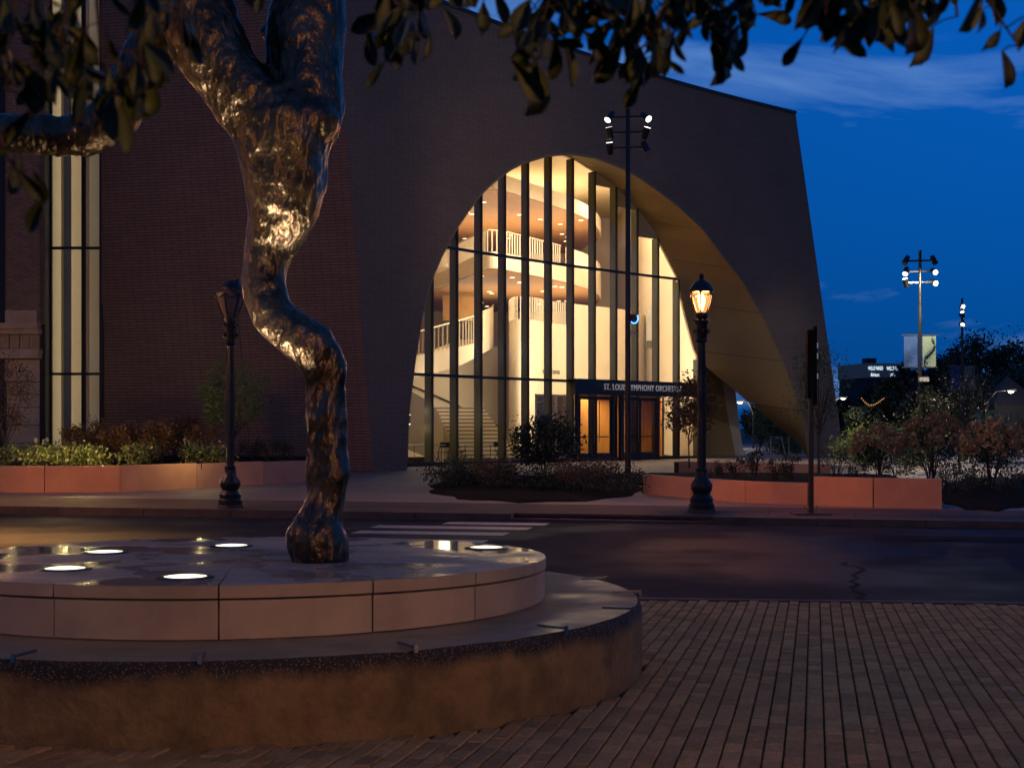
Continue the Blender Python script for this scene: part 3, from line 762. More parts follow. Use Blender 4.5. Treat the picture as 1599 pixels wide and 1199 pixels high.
# sconces
for u, v in ((674, 646), (638.5, 655)):
    Y = 53.2 if u > 650 else 51.5
    c_ = px(u, v, Y); sc_ = thing('wall_sconce', 'small up-and-down sconce %s' % ('on the second glass fin from the brick' if u > 650 else 'tight against the brick jamb of the arch'), 'wall lamp', c_)
    MB().lathe([(.05, -.16), (.06, -.15), (.06, .15), (.05, .16)], c_, 10).build('sconce_body', 'mullion', sc_)
    for k in (-1, 1):
        MB().lathe([(.055, .17 * k - .008), (.055, .17 * k + .008)], c_, 10).build('sconce_lens', 'sconce_light', sc_)
        lamp('sconce_light', 'POINT', c_ + Vector((0, -.1, .3 * k)), 6, WARM, sc_, shadow_soft_size=.06)

#MORE
# ------------------------------------------------------------------ glazed slot and the older stone building at the left
YS = 47.0
def sv(u, v, Y=YS): return px(u, v, Y)
slot = thing('glazed_slot', 'tall narrow lit window between the stone building and brick wing wall', 'window', sv(118, 700))
MB().slab([sv(79, 730), sv(161, 730), sv(161, -60), sv(79, -60)], Vector((0, .02, 0))).build('pane', 'glass', slot)
for u in (80, 132, 160): MB().bar(sv(u, 730) - Vector((0, .06, 0)), sv(u, -60) - Vector((0, .06, 0)), .12, .12).build('mullion', 'mullion_cap', slot)
for v in (388, 584, 196): MB().bar(sv(79, v) - Vector((0, .08, 0)), sv(161, v) - Vector((0, .08, 0)), .10, .09).build('transom', 'mullion_cap', slot)
for (u0, u1, dy, m_) in ((80, 96, 1.2, 'cream_panel'), (94, 112, 2.2, 'grey_render'), (112, 132, 1.4, 'cream'), (134, 140, 1.6, 'cream_panel'), (140, 162, 1.1, 'cream')):
    Y = YS + dy; MB().slab([px(u0, 730, Y), px(u1, 730, Y), px(u1, -60, Y), px(u0, -60, Y)], Vector((0, .3, 0))).build('column', m_, slot)
lamp('slot_light', 'AREA', px(76, 330, YS + .5), 62, (1, .80, .52), slot, shape='RECTANGLE', size=.3, size_y=17, aim=px(76, 330, YS + .5) + Vector((1.0, .75, 0)))
jb = MB().slab([px(60, 735, 45.2), px(80, 735, YS), px(80, -60, YS), px(60, -60, 45.2)], Vector((-.4, .1, 0))).build('dark_jamb', 'dark_metal', slot)
old = thing('stone_building', 'older brick and carved stone building beside the glazed slot', 'building', px(20, 730, 44.5))
YO = 44.5
def ov(u, v, dy=0): return px(u, v, YO) + Vector((0, dy, 0))
bw = MB(); bw.slab([ov(-160, 508), ov(62, 508), ov(62, -70), ov(-160, -70)], Vector((0, .5, 0)))
bw.build('brick_wall', 'old_brick', old, uv=[(p[0], p[2]) for p in bw.v])
MB().slab([ov(-160, 745, .06), ov(62, 745, .06), ov(62, 505, .06), ov(-160, 505, .06)], Vector((0, .5, 0))).build('wall_core', 'grout', old)
for (v0, v1, dy) in ((505, 514, -.28), (514, 522, -.2), (545, 553, -.16), (553, 560, -.22)):
    MB().slab([ov(-160, v1, dy), ov(63, v1, dy), ov(63, v0, dy), ov(-160, v0, dy)], Vector((0, .4, 0))).build('cornice', 'limestone', old)
for u in (-40, -24, -8, 8, 24, 40, 55):                         # carved frieze blocks
    b_ = MB().slab([ov(u - 7, 544, -.06), ov(u + 7, 544, -.06), ov(u + 7, 523, -.06), ov(u - 7, 523, -.06)], Vector((0, .2, 0))).build('frieze_block', 'limestone', old)
    for k in (-4, 0, 4): MB().slab([ov(u + k - 1, 541, -.10), ov(u + k + 1, 541, -.10), ov(u + k + 1, 527, -.10), ov(u + k - 1, 527, -.10)], Vector((0, .05, 0))).build('flute', 'limestone', b_)
MB().slab([ov(-6, 508, -.05), ov(9, 508, -.05), ov(9, -70, -.05), ov(-6, -70, -.05)], Vector((0, .1, 0))).build('brick_pilaster', 'dark_metal', old)
MB().slab([ov(9, 505, -.04), ov(58, 505, -.04), ov(58, 485, -.04), ov(9, 485, -.04)], Vector((0, .1, 0))).build('stone_band', 'limestone', old)
vv = [561, 596, 616, 636, 664, 692, 720, 745]
for i in range(len(vv) - 1):
    for u0, u1 in (((8, 62),) if i == 0 else ((10, 38), (38, 62)) if i % 2 else ((10, 26), (26, 62))):
        MB().slab([ov(u0 + .3, vv[i + 1] - .6), ov(u1 - .3, vv[i + 1] - .6), ov(u1 - .3, vv[i] + .6), ov(u0 + .3, vv[i] + .6)], Vector((0, .2, 0))).build('stone_block', 'limestone', old)
MB().slab([ov(-160, 745, .04), ov(8, 745, .04), ov(8, 566, .04), ov(-160, 566, .04)], Vector((0, .03, 0))).build('dark_doorway', 'mullion_cap', old)
cam_t = thing('security_camera', 'small white security camera on the stone wall', 'camera', ov(34, 580, 0))
MB().bar(ov(30, 579, 0), ov(34, 580, -.22), .09, .10).build('camera_body', 'sign_letter', cam_t)
MB().tube([ov(34, 580, -.2), ov(34.6, 580.2, -.25)], .05, 10).build('lens', 'black_metal', cam_t)

# ------------------------------------------------------------------ plinth with sculpture
def zt(y): return .735 - .0145 * (y - 7.75)
pli = thing('round_plinth', 'two-tier round stone plinth with concrete lower step', 'plinth', (PC.x, PC.y, 0))
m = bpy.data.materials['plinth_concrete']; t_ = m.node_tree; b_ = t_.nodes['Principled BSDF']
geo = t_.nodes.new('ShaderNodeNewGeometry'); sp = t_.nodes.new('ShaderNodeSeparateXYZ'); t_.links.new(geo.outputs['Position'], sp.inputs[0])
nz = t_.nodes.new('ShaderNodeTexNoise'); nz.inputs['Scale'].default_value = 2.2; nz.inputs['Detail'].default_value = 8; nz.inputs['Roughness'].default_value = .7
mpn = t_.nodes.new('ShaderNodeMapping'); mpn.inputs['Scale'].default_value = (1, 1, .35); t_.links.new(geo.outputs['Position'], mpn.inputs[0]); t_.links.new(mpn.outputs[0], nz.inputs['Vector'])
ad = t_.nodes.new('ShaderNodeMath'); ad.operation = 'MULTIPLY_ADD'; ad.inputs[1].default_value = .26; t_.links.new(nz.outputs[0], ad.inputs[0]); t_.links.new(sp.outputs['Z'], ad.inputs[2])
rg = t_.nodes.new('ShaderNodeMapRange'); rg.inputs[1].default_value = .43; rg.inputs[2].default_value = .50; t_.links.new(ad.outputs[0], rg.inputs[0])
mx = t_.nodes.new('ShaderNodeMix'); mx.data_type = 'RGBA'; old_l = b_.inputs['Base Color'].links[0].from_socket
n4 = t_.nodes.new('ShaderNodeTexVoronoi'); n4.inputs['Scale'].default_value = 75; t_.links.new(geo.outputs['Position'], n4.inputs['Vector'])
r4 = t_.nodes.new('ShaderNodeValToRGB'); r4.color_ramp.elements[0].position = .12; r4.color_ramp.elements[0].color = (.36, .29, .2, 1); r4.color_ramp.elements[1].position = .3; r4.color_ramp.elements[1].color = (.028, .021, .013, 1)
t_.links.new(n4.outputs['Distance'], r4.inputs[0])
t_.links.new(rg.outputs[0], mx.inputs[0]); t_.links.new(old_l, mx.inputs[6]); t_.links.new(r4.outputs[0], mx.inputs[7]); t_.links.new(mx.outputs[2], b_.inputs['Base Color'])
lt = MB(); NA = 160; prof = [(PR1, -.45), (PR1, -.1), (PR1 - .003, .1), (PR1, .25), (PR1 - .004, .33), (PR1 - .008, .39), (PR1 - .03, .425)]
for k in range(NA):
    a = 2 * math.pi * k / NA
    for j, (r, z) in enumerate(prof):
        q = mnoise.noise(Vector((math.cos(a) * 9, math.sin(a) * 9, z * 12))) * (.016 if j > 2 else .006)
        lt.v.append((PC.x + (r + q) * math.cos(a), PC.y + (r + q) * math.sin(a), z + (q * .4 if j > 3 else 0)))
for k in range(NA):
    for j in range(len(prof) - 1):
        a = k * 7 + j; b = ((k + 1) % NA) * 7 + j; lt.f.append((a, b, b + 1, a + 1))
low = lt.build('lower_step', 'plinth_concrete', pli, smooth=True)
MB().lathe([(PR1 - .05, .40), (PR1 - .03, .424), (PR2 - .1, .432)], PC, NA).build('step_ledge', 'plinth_ledge', pli, smooth=True)
# joints found in the photograph, continued round the drum
def ang_of(u):
    best = None
    for k in range(2000):
        a = math.pi + math.pi * k / 2000; x = PC.x + PR2 * math.cos(a); y = PC.y + PR2 * math.sin(a)
        e = abs(800 + x / y * FX - u)
        if best is None or e < best[0]: best = (e, a)
    return best[1]
ja = [ang_of(u) for u in (85, 342, 582, 742, 835)]
stp = (ja[-1] - ja[0]) / 4
full = [ja[0] - stp * k for k in range(1, 1)] + ja
while full[-1] + stp * 1.4 < ja[0] + 2 * math.pi: full.append(full[-1] + stp)
full.append(ja[0] + 2 * math.pi)
MB().lathe([(PR2 - .03, .40), (PR2 - .03, .60)], PC, 96).build('core', 'grout', pli, smooth=True)
for a0, a1 in zip(full[:-1], full[1:]):
    g_ = .005; aa = np.linspace(a0 + g_ / PR2, a1 - g_ / PR2, 9)
    pt = lambda a, r, z: Vector((PC.x + r * math.cos(a), PC.y + r * math.sin(a), z))
    def ztop(a, r): return zt(PC.y + r * math.sin(a))
    m = MB(); m.ribbon([pt(a, PR2, .437) for a in aa], [pt(a, PR2, ztop(a, PR2) - .085) for a in aa], [pt(a, PR2 - .06, 0) - pt(a, PR2, 0) for a in aa]); m.build('side_panel', 'limestone', pli)
    # cap stone: wedge from the middle to the rim
    poly = [pt(a, PR2 + .004, 0) for a in aa] + [pt(a, .02, 0) for a in aa[::-4]]
    MB().prism([(p.x, p.y) for p in poly], lambda x, y: zt(y) - .072, lambda x, y: zt(y)).build('cap_stone', 'limestone_top', pli)
    MB().ribbon([pt(a, PR2 + .007, ztop(a, PR2) - .071) for a in aa], [pt(a, PR2 + .007, ztop(a, PR2) - .006) for a in aa], [pt(a, PR2 - .004, 0) - pt(a, PR2 + .01, 0) for a in aa]).build('cap_edge', 'limestone', pli)
# metal skate stops let into the ledge
for u, v, a_ in ((40, 1024, .5), (316, 1026, .5), (640, 1012, -.6), (862, 982, -.15), (975, 953, 0), (962, 927, 0), (880, 908, -.1)):
    Y = 1.17 * FX / (v - HV); c_ = Vector((xa(u, Y), Y, .445)); dr_ = (c_ - PC); dr_.z = 0; dr_.normalize()
    e = PC + dr_ * (PR1 + .005); e.z = .446
    s_ = MB().bar(e - dr_ * .2, e + dr_ * .006, .022, .014); s_.bar(e + Vector((0, 0, .012)), e + Vector((0, 0, -.03)) + dr_ * .006, .022, .014); s_.build('skate_stop', 'steel', pli)
# lit recessed uplights
UP = []
for k, (u, v) in enumerate(((165, 863), (362, 853), (102, 889), (290, 902), (760, 856))):
    Y = 9.5
    for _ in range(6): Y = (CZ - zt(Y)) * FX / (v - HV)
    c_ = Vector((xa(u, Y), Y, zt(Y))); UP.append(c_)
    where = ['set near the far left rim of the plinth', 'behind the sculpture foot towards the road', 'beside the dark puddle on the plinth', 'at the front rim of the plinth', 'by the window reflections on the wet plinth'][k]
    ul = thing('recessed_uplight', 'glowing round uplight %s' % where, 'light', c_, 'uplights in the plinth')
    MB().lathe([(.165, -.02), (.165, .006), (.125, .012), (.125, -.02)], c_, 28).build('bezel', 'dark_metal', ul, smooth=True)
    MB().lathe([(.124, -.01), (.124, .008), (.08, .014)], c_, 28).build('lens', 'uplight_lens', ul)
# bronze limbs
YB = 9.4; kx = FX / YB
def sp_(u, v, dy=0): return px(u, v, YB) * 1.0 + Vector((0, dy, 0))
chains = [
 [(500, 882, 43, 0), (498, 862, 48, 0), (496, 838, 50, 0), (501, 815, 41, 0), (508, 797, 32, 0), (512, 770, 32, .02), (514, 738, 36, .02), (509, 700, 31, .02), (508, 650, 33, .03), (509, 605, 32, .02), (508, 575, 34, .0), (494, 545, 37, -.03), (462, 522, 34, -.06), (428, 497, 32, -.05), (414, 462, 32, 0), (412, 425, 31, .03), (417, 395, 33, .04), (428, 362, 45, .04), (441, 325, 60, .03), (447, 290, 66, .02), (446, 255, 67, 0), (446, 222, 72, -.02), (440, 195, 78, 0)],
 [(440, 195, 74, 0), (398, 168, 58, -.05), (355, 120, 55, -.1), (325, 60, 58, -.12), (305, 0, 58, -.1), (290, -70, 60, -.05), (300, -160, 62, .1)],
 [(455, 195, 72, .05), (470, 150, 66, .08), (472, 100, 60, .1), (473, 40, 60, .12), (478, -40, 58, .15), (470, -130, 60, .2)],
 [(485, 200, 40, -.08), (505, 188, 34, -.1), (512, 172, 24, -.08)],
 [(535, 748, 14, -.05), (525, 735, 20, -.02)],
 [(395, 30, 24, .5), (430, 5, 26, .45), (480, -20, 30, .3)],
 [(-120, 205, 30, .25), (-40, 196, 29, .22), (30, 197, 30, .2), (90, 206, 31, .15), (140, 203, 32, .12), (172, 176, 36, .12), (196, 128, 40, .15), (222, 80, 42, .18), (246, 30, 43, .2), (268, -40, 45, .2), (300, -160, 60, .15)],
 [(300, -160, 60, .1), (390, -190, 65, .15), (470, -130, 60, .2)],
]
bmh = MB()
for ch in chains:
    pts = []; rad = []
    for a, b in zip(ch[:-1], ch[1:]):
        for k in range(6):
            f = k / 6; u = a[0] + (b[0] - a[0]) * f; v = a[1] + (b[1] - a[1]) * f; r = a[2] + (b[2] - a[2]) * f; dy = a[3] + (b[3] - a[3]) * f
            pts.append(sp_(u, v, dy)); rad.append(r / kx)
    pts.append(sp_(ch[-1][0], ch[-1][1], ch[-1][3])); rad.append(ch[-1][2] / kx)
    # round the polyline
    for _ in range(4): pts = [pts[0]] + [(pts[i - 1] + pts[i] * 2 + pts[i + 1]) / 4 for i in range(1, len(pts) - 1)] + [pts[-1]]
    bmh.tube(pts, rad, 20)
sc_o = bmh.build('bronze_sculpture', 'bronze', None)
md = sc_o.modifiers.new('r', 'REMESH'); md.mode = 'VOXEL'; md.voxel_size = .019
ms = sc_o.modifiers.new('s', 'SMOOTH'); ms.iterations = 12; ms.factor = .6
dg = bpy.context.evaluated_depsgraph_get(); dg.update()
me = bpy.data.meshes.new_from_object(sc_o.evaluated_get(dg)); sc_o.modifiers.clear(); sc_o.data = me
n_ = len(me.vertices); co = np.zeros(n_ * 3); no = np.zeros(n_ * 3); me.vertices.foreach_get('co', co); me.vertex_normals.foreach_get('vector', no)
co = co.reshape(-1, 3); no = no.reshape(-1, 3)
for i in range(n_):
    p = Vector(co[i]); q = Vector((p.x * 1.0, p.y, p.z * .55))
    h = mnoise.noise(q * 4.5) * .034 + (1 - abs(mnoise.noise(q * 10 + Vector((3, 1, 7))))) * .020 + mnoise.noise(q * 20) * .008
    co[i] += no[i] * (h - .012)
me.vertices.foreach_set('co', co.ravel()); me.materials.clear(); me.materials.append(M['bronze'])
for p in me.polygons: p.use_smooth = True
tag(sc_o, 'tall dark bronze sculpture of knotted limbs standing on the round plinth', 'sculpture')
for c_, aim, pw in zip(UP, (sp_(430, 230), sp_(440, 240), sp_(430, 265), sp_(440, 270), sp_(470, 220)), (190, 110, 260, 340, 150)):
    lamp('uplight_beam', 'SPOT', c_ + Vector((0, 0, .02)), pw * 3.0, (1, .80, .58), None, spot_size=R(42), spot_blend=.7, shadow_soft_size=.08, aim=aim)
lamp('uplight_beam', 'SPOT', UP[2] + Vector((.02, 0, .02)), 170, (1, .80, .55), None, spot_size=R(40), spot_blend=.6, shadow_soft_size=.08, aim=sp_(110, 210, .15))

# ------------------------------------------------------------------ foliage tools
def leaf_mesh(name, pts, size, mat_, parent, seed=0, droop=0., aspect=.5, kind=None):
    r = np.random.default_rng(seed); n = len(pts); pts = np.asarray(pts, dtype=float)
    base = np.array(wloc(parent)) if parent else np.zeros(3)
    a = r.normal(size=(n, 3)); a[:, 2] -= droop; a /= np.linalg.norm(a, axis=1)[:, None]
    b = np.cross(a, r.normal(size=(n, 3))); b /= np.linalg.norm(b, axis=1)[:, None]
    L = size * r.uniform(.6, 1.3, size=(n, 1)); W = L * aspect
    cn = np.cross(a, b) * L * .12
    v = np.stack([pts - a * L * .5, pts + b * W * .5 + cn, pts + a * L * .5, pts - b * W * .5 + cn], 1).reshape(-1, 3) - base
    me = bpy.data.meshes.new(name); me.vertices.add(4 * n); me.vertices.foreach_set('co', v.ravel())
    me.loops.add(4 * n); me.loops.foreach_set('vertex_index', np.arange(4 * n, dtype=np.int32))
    me.polygons.add(n); me.polygons.foreach_set('loop_start', np.arange(0, 4 * n, 4, dtype=np.int32)); me.polygons.foreach_set('loop_total', np.full(n, 4, dtype=np.int32))
    me.update(); me.validate(); me.materials.append(M[mat_])
    o = bpy.data.objects.new(name, me); C.objects.link(o)
    if parent: o.parent = parent
    if kind: o['kind'] = kind
    return o
def clumps(c, rad, k, per, spread, seed, shell=.5):
    r = np.random.default_rng(seed); c = np.array(c); rad = np.array(rad); out_ = []
    d = r.normal(size=(k, 3)); d /= np.linalg.norm(d, axis=1)[:, None]; d *= (shell + (1 - shell) * r.random((k, 1))) ** .6
    for q in d:
        m_ = int(per * r.uniform(.5, 1.5)); out_.append(c + q * rad + r.normal(size=(m_, 3)) * spread * r.uniform(.6, 1.3))
    return np.concatenate(out_)
def shrub(name, label, base, w, h, mat_, size=.07, n=10, per=70, seed=1, group=None, stems=6, low=.15, cat='shrub', spread=None, aspect=.5):
    base = Vector(base); t = thing(name, label, cat, base, group); r = random.Random(seed)
    if stems:
        sm = MB()
        for k in range(stems):
            a = r.uniform(0, 6.28); e = base + Vector((math.cos(a) * w * .38 * r.random(), math.sin(a) * w * .38 * r.random(), h * r.uniform(.6, .92)))
            mid = base.lerp(e, .5) + Vector((0, 0, h * .08)); sm.tube([base + Vector((math.cos(a) * .04, math.sin(a) * .04, -.02)), mid, e], [.016, .011, .004], 5)
        sm.build('stems', 'twig', t)
    c_ = base + Vector((0, 0, h * (low + (1 - low) * .5)))
    pts = clumps(c_, (w / 2 * .85, w / 2 * .85, h * (1 - low) / 2 * .85), n, per, spread or w * .1, seed)
    pts = pts[pts[:, 2] > base.z + .02]
    leaf_mesh('foliage', pts, size, mat_, t, seed, aspect=aspect)
    return t
def tree(name, label, base, h, trunk_h, cw, mat_, size, n, per, seed, group=None, tr=.05, spread=.3, cat='tree', bark='bark', limbs=9):
    base = Vector(base); t = thing(name, label, cat, base, group); r = random.Random(seed); tm = MB()
    tm.tube([base + Vector((0, 0, -.05)), base + Vector((r.uniform(-.05, .05), 0, trunk_h)), base + Vector((r.uniform(-.1, .1), r.uniform(-.1, .1), h * .85))], [tr, tr * .75, tr * .2], 8)
    for k in range(limbs):
        a = k * 2.4 + r.random(); z0 = trunk_h * (.8 + .5 * r.random()); L = cw * .5 * r.uniform(.6, .95)
        p0 = base + Vector((0, 0, min(z0, h * .7))); p2 = p0 + Vector((math.cos(a) * L, math.sin(a) * L, (h - p0.z + base.z) * r.uniform(.3, .8)))
        tm.tube([p0, p0.lerp(p2, .5) + Vector((0, 0, -.05 * L)), p2], [tr * .45, tr * .28, tr * .08], 6)
    tm.build('trunk', bark, t)
    cz = trunk_h + (h - trunk_h) * .5
    pts = clumps(base + Vector((0, 0, cz)), (cw / 2 * .85, cw / 2 * .85, (h - trunk_h) / 2 * .88), n, per, spread, seed, .35)
    leaf_mesh('crown', pts, size, mat_, t, seed)
    return t

# ------------------------------------------------------------------ planters: precast wall panels, soil, planting
def planter(label, pts, hs, soil, name='planter_wall'):
    t = thing(name, label, 'planter', pts[0])
    for i in range(len(pts) - 1):
        a, b = Vector(pts[i]), Vector(pts[i + 1]); d_ = (b - a); nn = Vector((-d_.y, d_.x, 0)).normalized()
        if nn.y < 0: nn = -nn
        e = d_.normalized() * .013; h0, h1 = hs[i]
        a = a + e; b = b - e
        MB().ribbon([a - Vector((0, 0, .05)), b - Vector((0, 0, .05))], [a + Vector((0, 0, h0)), b + Vector((0, 0, h1))], nn * .22).build('wall_panel', 'precast', t)
    cen = sum((Vector(p) for p in soil), Vector()) / len(soil)
    MB().prism([(p[0], p[1]) for p in soil], lambda x, y: zp(y) - .05, lambda x, y: zp(y) + (.5 if hs[0][0] > .6 else .36)).build('soil', 'mulch', t)
    return t
lp_ = [gp(-70, 769), gp(70, 769), gp(188, 768), gp(308, 762), gp(412, 756), gp(478, 751), gp(503, 743), c0 - E1 * 2.3 + Vector((0, -.05, .15))]
planter('long low curved precast planter wall in front of the brick wing', lp_, [(.64, .64)] * 3 + [(.62, .62), (.6, .58), (.56, .52), (.5, .35)], [p + Vector((0.1, .24, 0)) for p in lp_] + [Vector((c0.x - 2.6, c0.y + .45, 0)), Vector((-16, 48.2, 0))])
rp = [gp(1004, 771), gp(1079, 778), gp(1164, 785), gp(1262, 788.5)]
rq = [gp(1265, 789) + Vector((0, 0, 0)), gp(1364, 792), gp(1472, 794)]
planter('low precast planter wall behind the lit street lamp', rp, [(.46, .46)] * 3, [p + Vector((0, .23, 0)) for p in rp] + [rq[0] + Vector((0, .23, 0)), Vector((6.9, 37, 0)), Vector((3.6, 37, 0))])
planter('taller straight precast planter wall behind the narrow sign post', rq, [(.60, .60)] * 2, [p + Vector((0, .23, 0)) for p in rq] + [Vector((9.6, 36, 0)), Vector((7.0, 37, 0))])
# rear wall of the right bed
rw = [gp(1060, 741), gp(1130, 744), gp(1215, 746), gp(1298, 747)]
planter('far precast wall closing the planting bed before the arch', rw, [(.42, .42)] * 3, [p + Vector((0, .23, 0)) for p in rw] + [rw[-1] + Vector((0, 1.2, 0)), rw[0] + Vector((0, 1.2, 0))], 'bed_wall')
# oval mulch bed
def bed(name, cu, cv, ru, rv, zt_, ):
    jig = [1 + .05 * math.sin(k * 1.7 + cu) + rng.uniform(-.02, .02) for k in range(40)]
    pts = [gp(cu + ru * jig[int(round(a / (2 * math.pi) * 40)) % 40] * math.cos(a), cv - rv * jig[int(round(a / (2 * math.pi) * 40)) % 40] * math.sin(a)) for a in np.linspace(0, 2 * math.pi, 40, endpoint=False)]
    cen = sum(pts, Vector()) / 40; m = MB(); n = 40
    for ring, f, dz in ((0, 1, -.03), (1, .97, .04), (2, .7, .1), (3, .35, zt_)):
        for p in pts:
            q = cen.lerp(p, f); m.v.append((q.x, q.y, zp(q.y) + dz + (rng.uniform(-.02, .02) if ring else 0)))
    for r_ in range(3):
        for k in range(n): m.f.append((r_ * n + k, r_ * n + (k + 1) % n, (r_ + 1) * n + (k + 1) % n, (r_ + 1) * n + k))
    m.f.append(tuple(3 * n + k for k in range(n)))
    return struct(m.build(name, 'mulch', None, smooth=True))
bed('mulch_bed', 838, 764, 168, 21, .14)
bed('mulch_bed', 982, 750, 42, 9, .06)
bed('mulch_bed', 1545, 772, 82, 26, .14)
# planting in the oval bed
def at_bed(u, v, dz=.08): p = gp(u, v); return p + Vector((0, 0, dz))
shrub('bushy_shrub', 'dark leafy shrub standing before the lobby glass in the oval bed', at_bed(852, 749), 2.15, 1.8, 'dark_leaf', .10, 40, 120, 3, None, 9, .1, spread=.2)
for k, (u, v, w_, h_) in enumerate(((720, 748, 1.1, .62), (752, 750, 1.0, .6), (783, 752, 1.0, .62), (700, 757, .8, .42))):
    p = at_bed(u, v); t = thing('grass_clump', 'fine green grass clump in the oval bed before the stair glass', 'grass', p, 'grass clumps in the oval bed')
    gm = MB()
    for q in range(150):
        a = rng.uniform(0, 6.28); r_ = rng.random() * w_ * .35; b0 = p + Vector((math.cos(a) * r_, math.sin(a) * r_, 0)); l_ = h_ * rng.uniform(.6, 1.1); o_ = rng.uniform(.1, .5) * w_ * .5
        d_ = Vector((math.cos(a), math.sin(a), 0)); sd = Vector((-d_.y, d_.x, 0)) * .008
        m1 = b0 + d_ * o_ * .4 + Vector((0, 0, l_ * .6)); e = b0 + d_ * o_ + Vector((0, 0, l_))
        gm.add([b0 - sd, b0 + sd, m1 + sd, m1 - sd, e], [(0, 1, 2, 3), (3, 2, 4)])
    gm.build('blades', 'green_leaf', t)
for k, (u, v) in enumerate(((735, 762), (775, 765), (815, 768), (860, 770), (905, 769), (945, 772), (890, 757), (930, 760), (710, 763))):
    shrub('low_shrub', ('low dark green shrub at the rim of the oval bed', 'taller dull brown shrub at the rim of the oval bed', 'spreading dark green shrub at the rim of the oval bed')[k % 3], at_bed(u, v), 1.1 + .3 * (k % 3), (.35, .6, .45)[k % 3], ('dark_leaf', 'rust_leaf', 'dark_leaf')[k % 3], .07, 16, 80, 20 + k, 'low shrubs in the oval bed', 3)
for k, (u, v) in enumerate(((963, 752), (1000, 752))): shrub('low_shrub', 'low dark tuft at the foot of the floodlight mast', at_bed(u, v, .03), .5, .35, 'dark_leaf', .05, 6, 40, 40 + k, 'tufts by the mast', 3)
# left bed
z36 = .5
def lbed(u, v, dz=z36): p = gp(u, v); return p + Vector((0, 0, dz))
for k, u in enumerate((12, 32, 62, 85, 105, 122, 140, 155, 205, 228, 300, 322, 345)):
    shrub('box_shrub', 'low glossy groundcover shrub behind the curved planter wall', lbed(u, 761 - rng.random() * 5, .5), .9, .55, 'box_leaf', .085, 18, 42, 60 + k, 'groundcover along the curved planter', 2)
for k, (u, h_) in enumerate(((118, .8), (142, .95), (165, .75), (186, .9), (208, .95), (230, .85), (252, 1.0), (272, 1.15), (296, 1.05), (318, .85))):
    shrub('rusty_shrub', 'rust brown feathery shrub against the brick wing wall', lbed(u, 752 - (k % 3) * 2), 1.05, h_ + .3, 'rust_leaf', .07, 20, 95, 80 + k, 'rusty shrubs before the brick wing', 5)
for k, u in enumerate((395, 418, 440)): shrub('dark_shrub', 'dark rounded shrub at the curved planter end', lbed(u, 749), .9, .7, 'dark_leaf', .06, 10, 60, 100 + k, 'dark shrubs at the planter end', 4)
tree('multi_stem_tree', 'sparse multi-stem small tree before the brick wing wall', lbed(365, 749), 3.2, .7, 2.6, 'green_leaf', .085, 70, 60, 5, None, .03, .13, limbs=12)
tree('multi_stem_tree', 'wispy orange small tree before the stone building', lbed(8, 755), 3.1, .6, 1.7, 'rust_leaf', .065, 44, 70, 6, None, .03, .14, limbs=10)
for k, (u, v, w_) in enumerate(((290, 752, 'in the rusty shrubs'), (74, 752, 'beside the glazed slot'), (56, 753, 'before the stone building'))):
    p = lbed(u, v); t = thing('path_light', 'small white path light %s' % w_, 'light', p)
    MB().tube([p, p + Vector((0, 0, .62))], .015, 6).build('stem', 'dark_metal', t)
    MB().lathe([(.02, .6), (.05, .62), (.06, .67), (.045, .72), (.01, .74)], p, 12).build('globe', 'grey_render', t, smooth=True)
for u, pw in ((105, 60), (140, 75), (20, 26), (315, 22)):
    p = lbed(u, 764, .6); bl = thing('bed_light', 'small hooded bed light shining on the groundcover %s' % {105: 'left of the slot mullion', 140: 'under the slot window', 20: 'before the stone building', 315: 'near the dark street lamp'}[u], 'light', p)
    MB().tube([p + Vector((0, 0, -.1)), p + Vector((0, 0, .12))], .012, 6).build('stem', 'dark_metal', bl)
    MB().lathe([(.05, .12), (.04, .15), (.0, .17)], p, 10).build('hood', 'dark_metal', bl)
    lamp('bed_lamp', 'POINT', p + Vector((0, -.12, .5)), pw, (1, .75, .3), bl, shadow_soft_size=.05)
# right bed
tree('multi_stem_tree', 'dark multi-stem small tree before the entrance doors', gp(1077, 744) + Vector((0, 0, .3)), 2.85, .8, 1.8, 'rust_leaf', .10, 52, 60, 8, None, .025, .13, limbs=11)
tree('young_tree', 'thin young tree against the brick corner of the arch', gp(1279, 747) + Vector((0, 0, .1)), 3.9, 1.3, 1.9, 'green_leaf', .085, 52, 42, 9, None, .04, .16, limbs=11)
for k, (u, v, h_, w_) in enumerate(((1150, 768, .5, .6), (1178, 770, .6, .7), (1212, 771, .55, .6), (1236, 772, .65, .55), (1306, 765, .75, .9), (1335, 768, .4, .7), (1400, 768, .4, .8), (1180, 752, .6, .5), (1120, 766, .4, .6))):
    shrub('bed_shrub', 'small dark shrub inside the low right planter', gp(u, v) + Vector((0, 0, .33)), w_, h_, 'dark_leaf', .06, 9, 45, 120 + k, 'small shrubs in the right planter', 4)
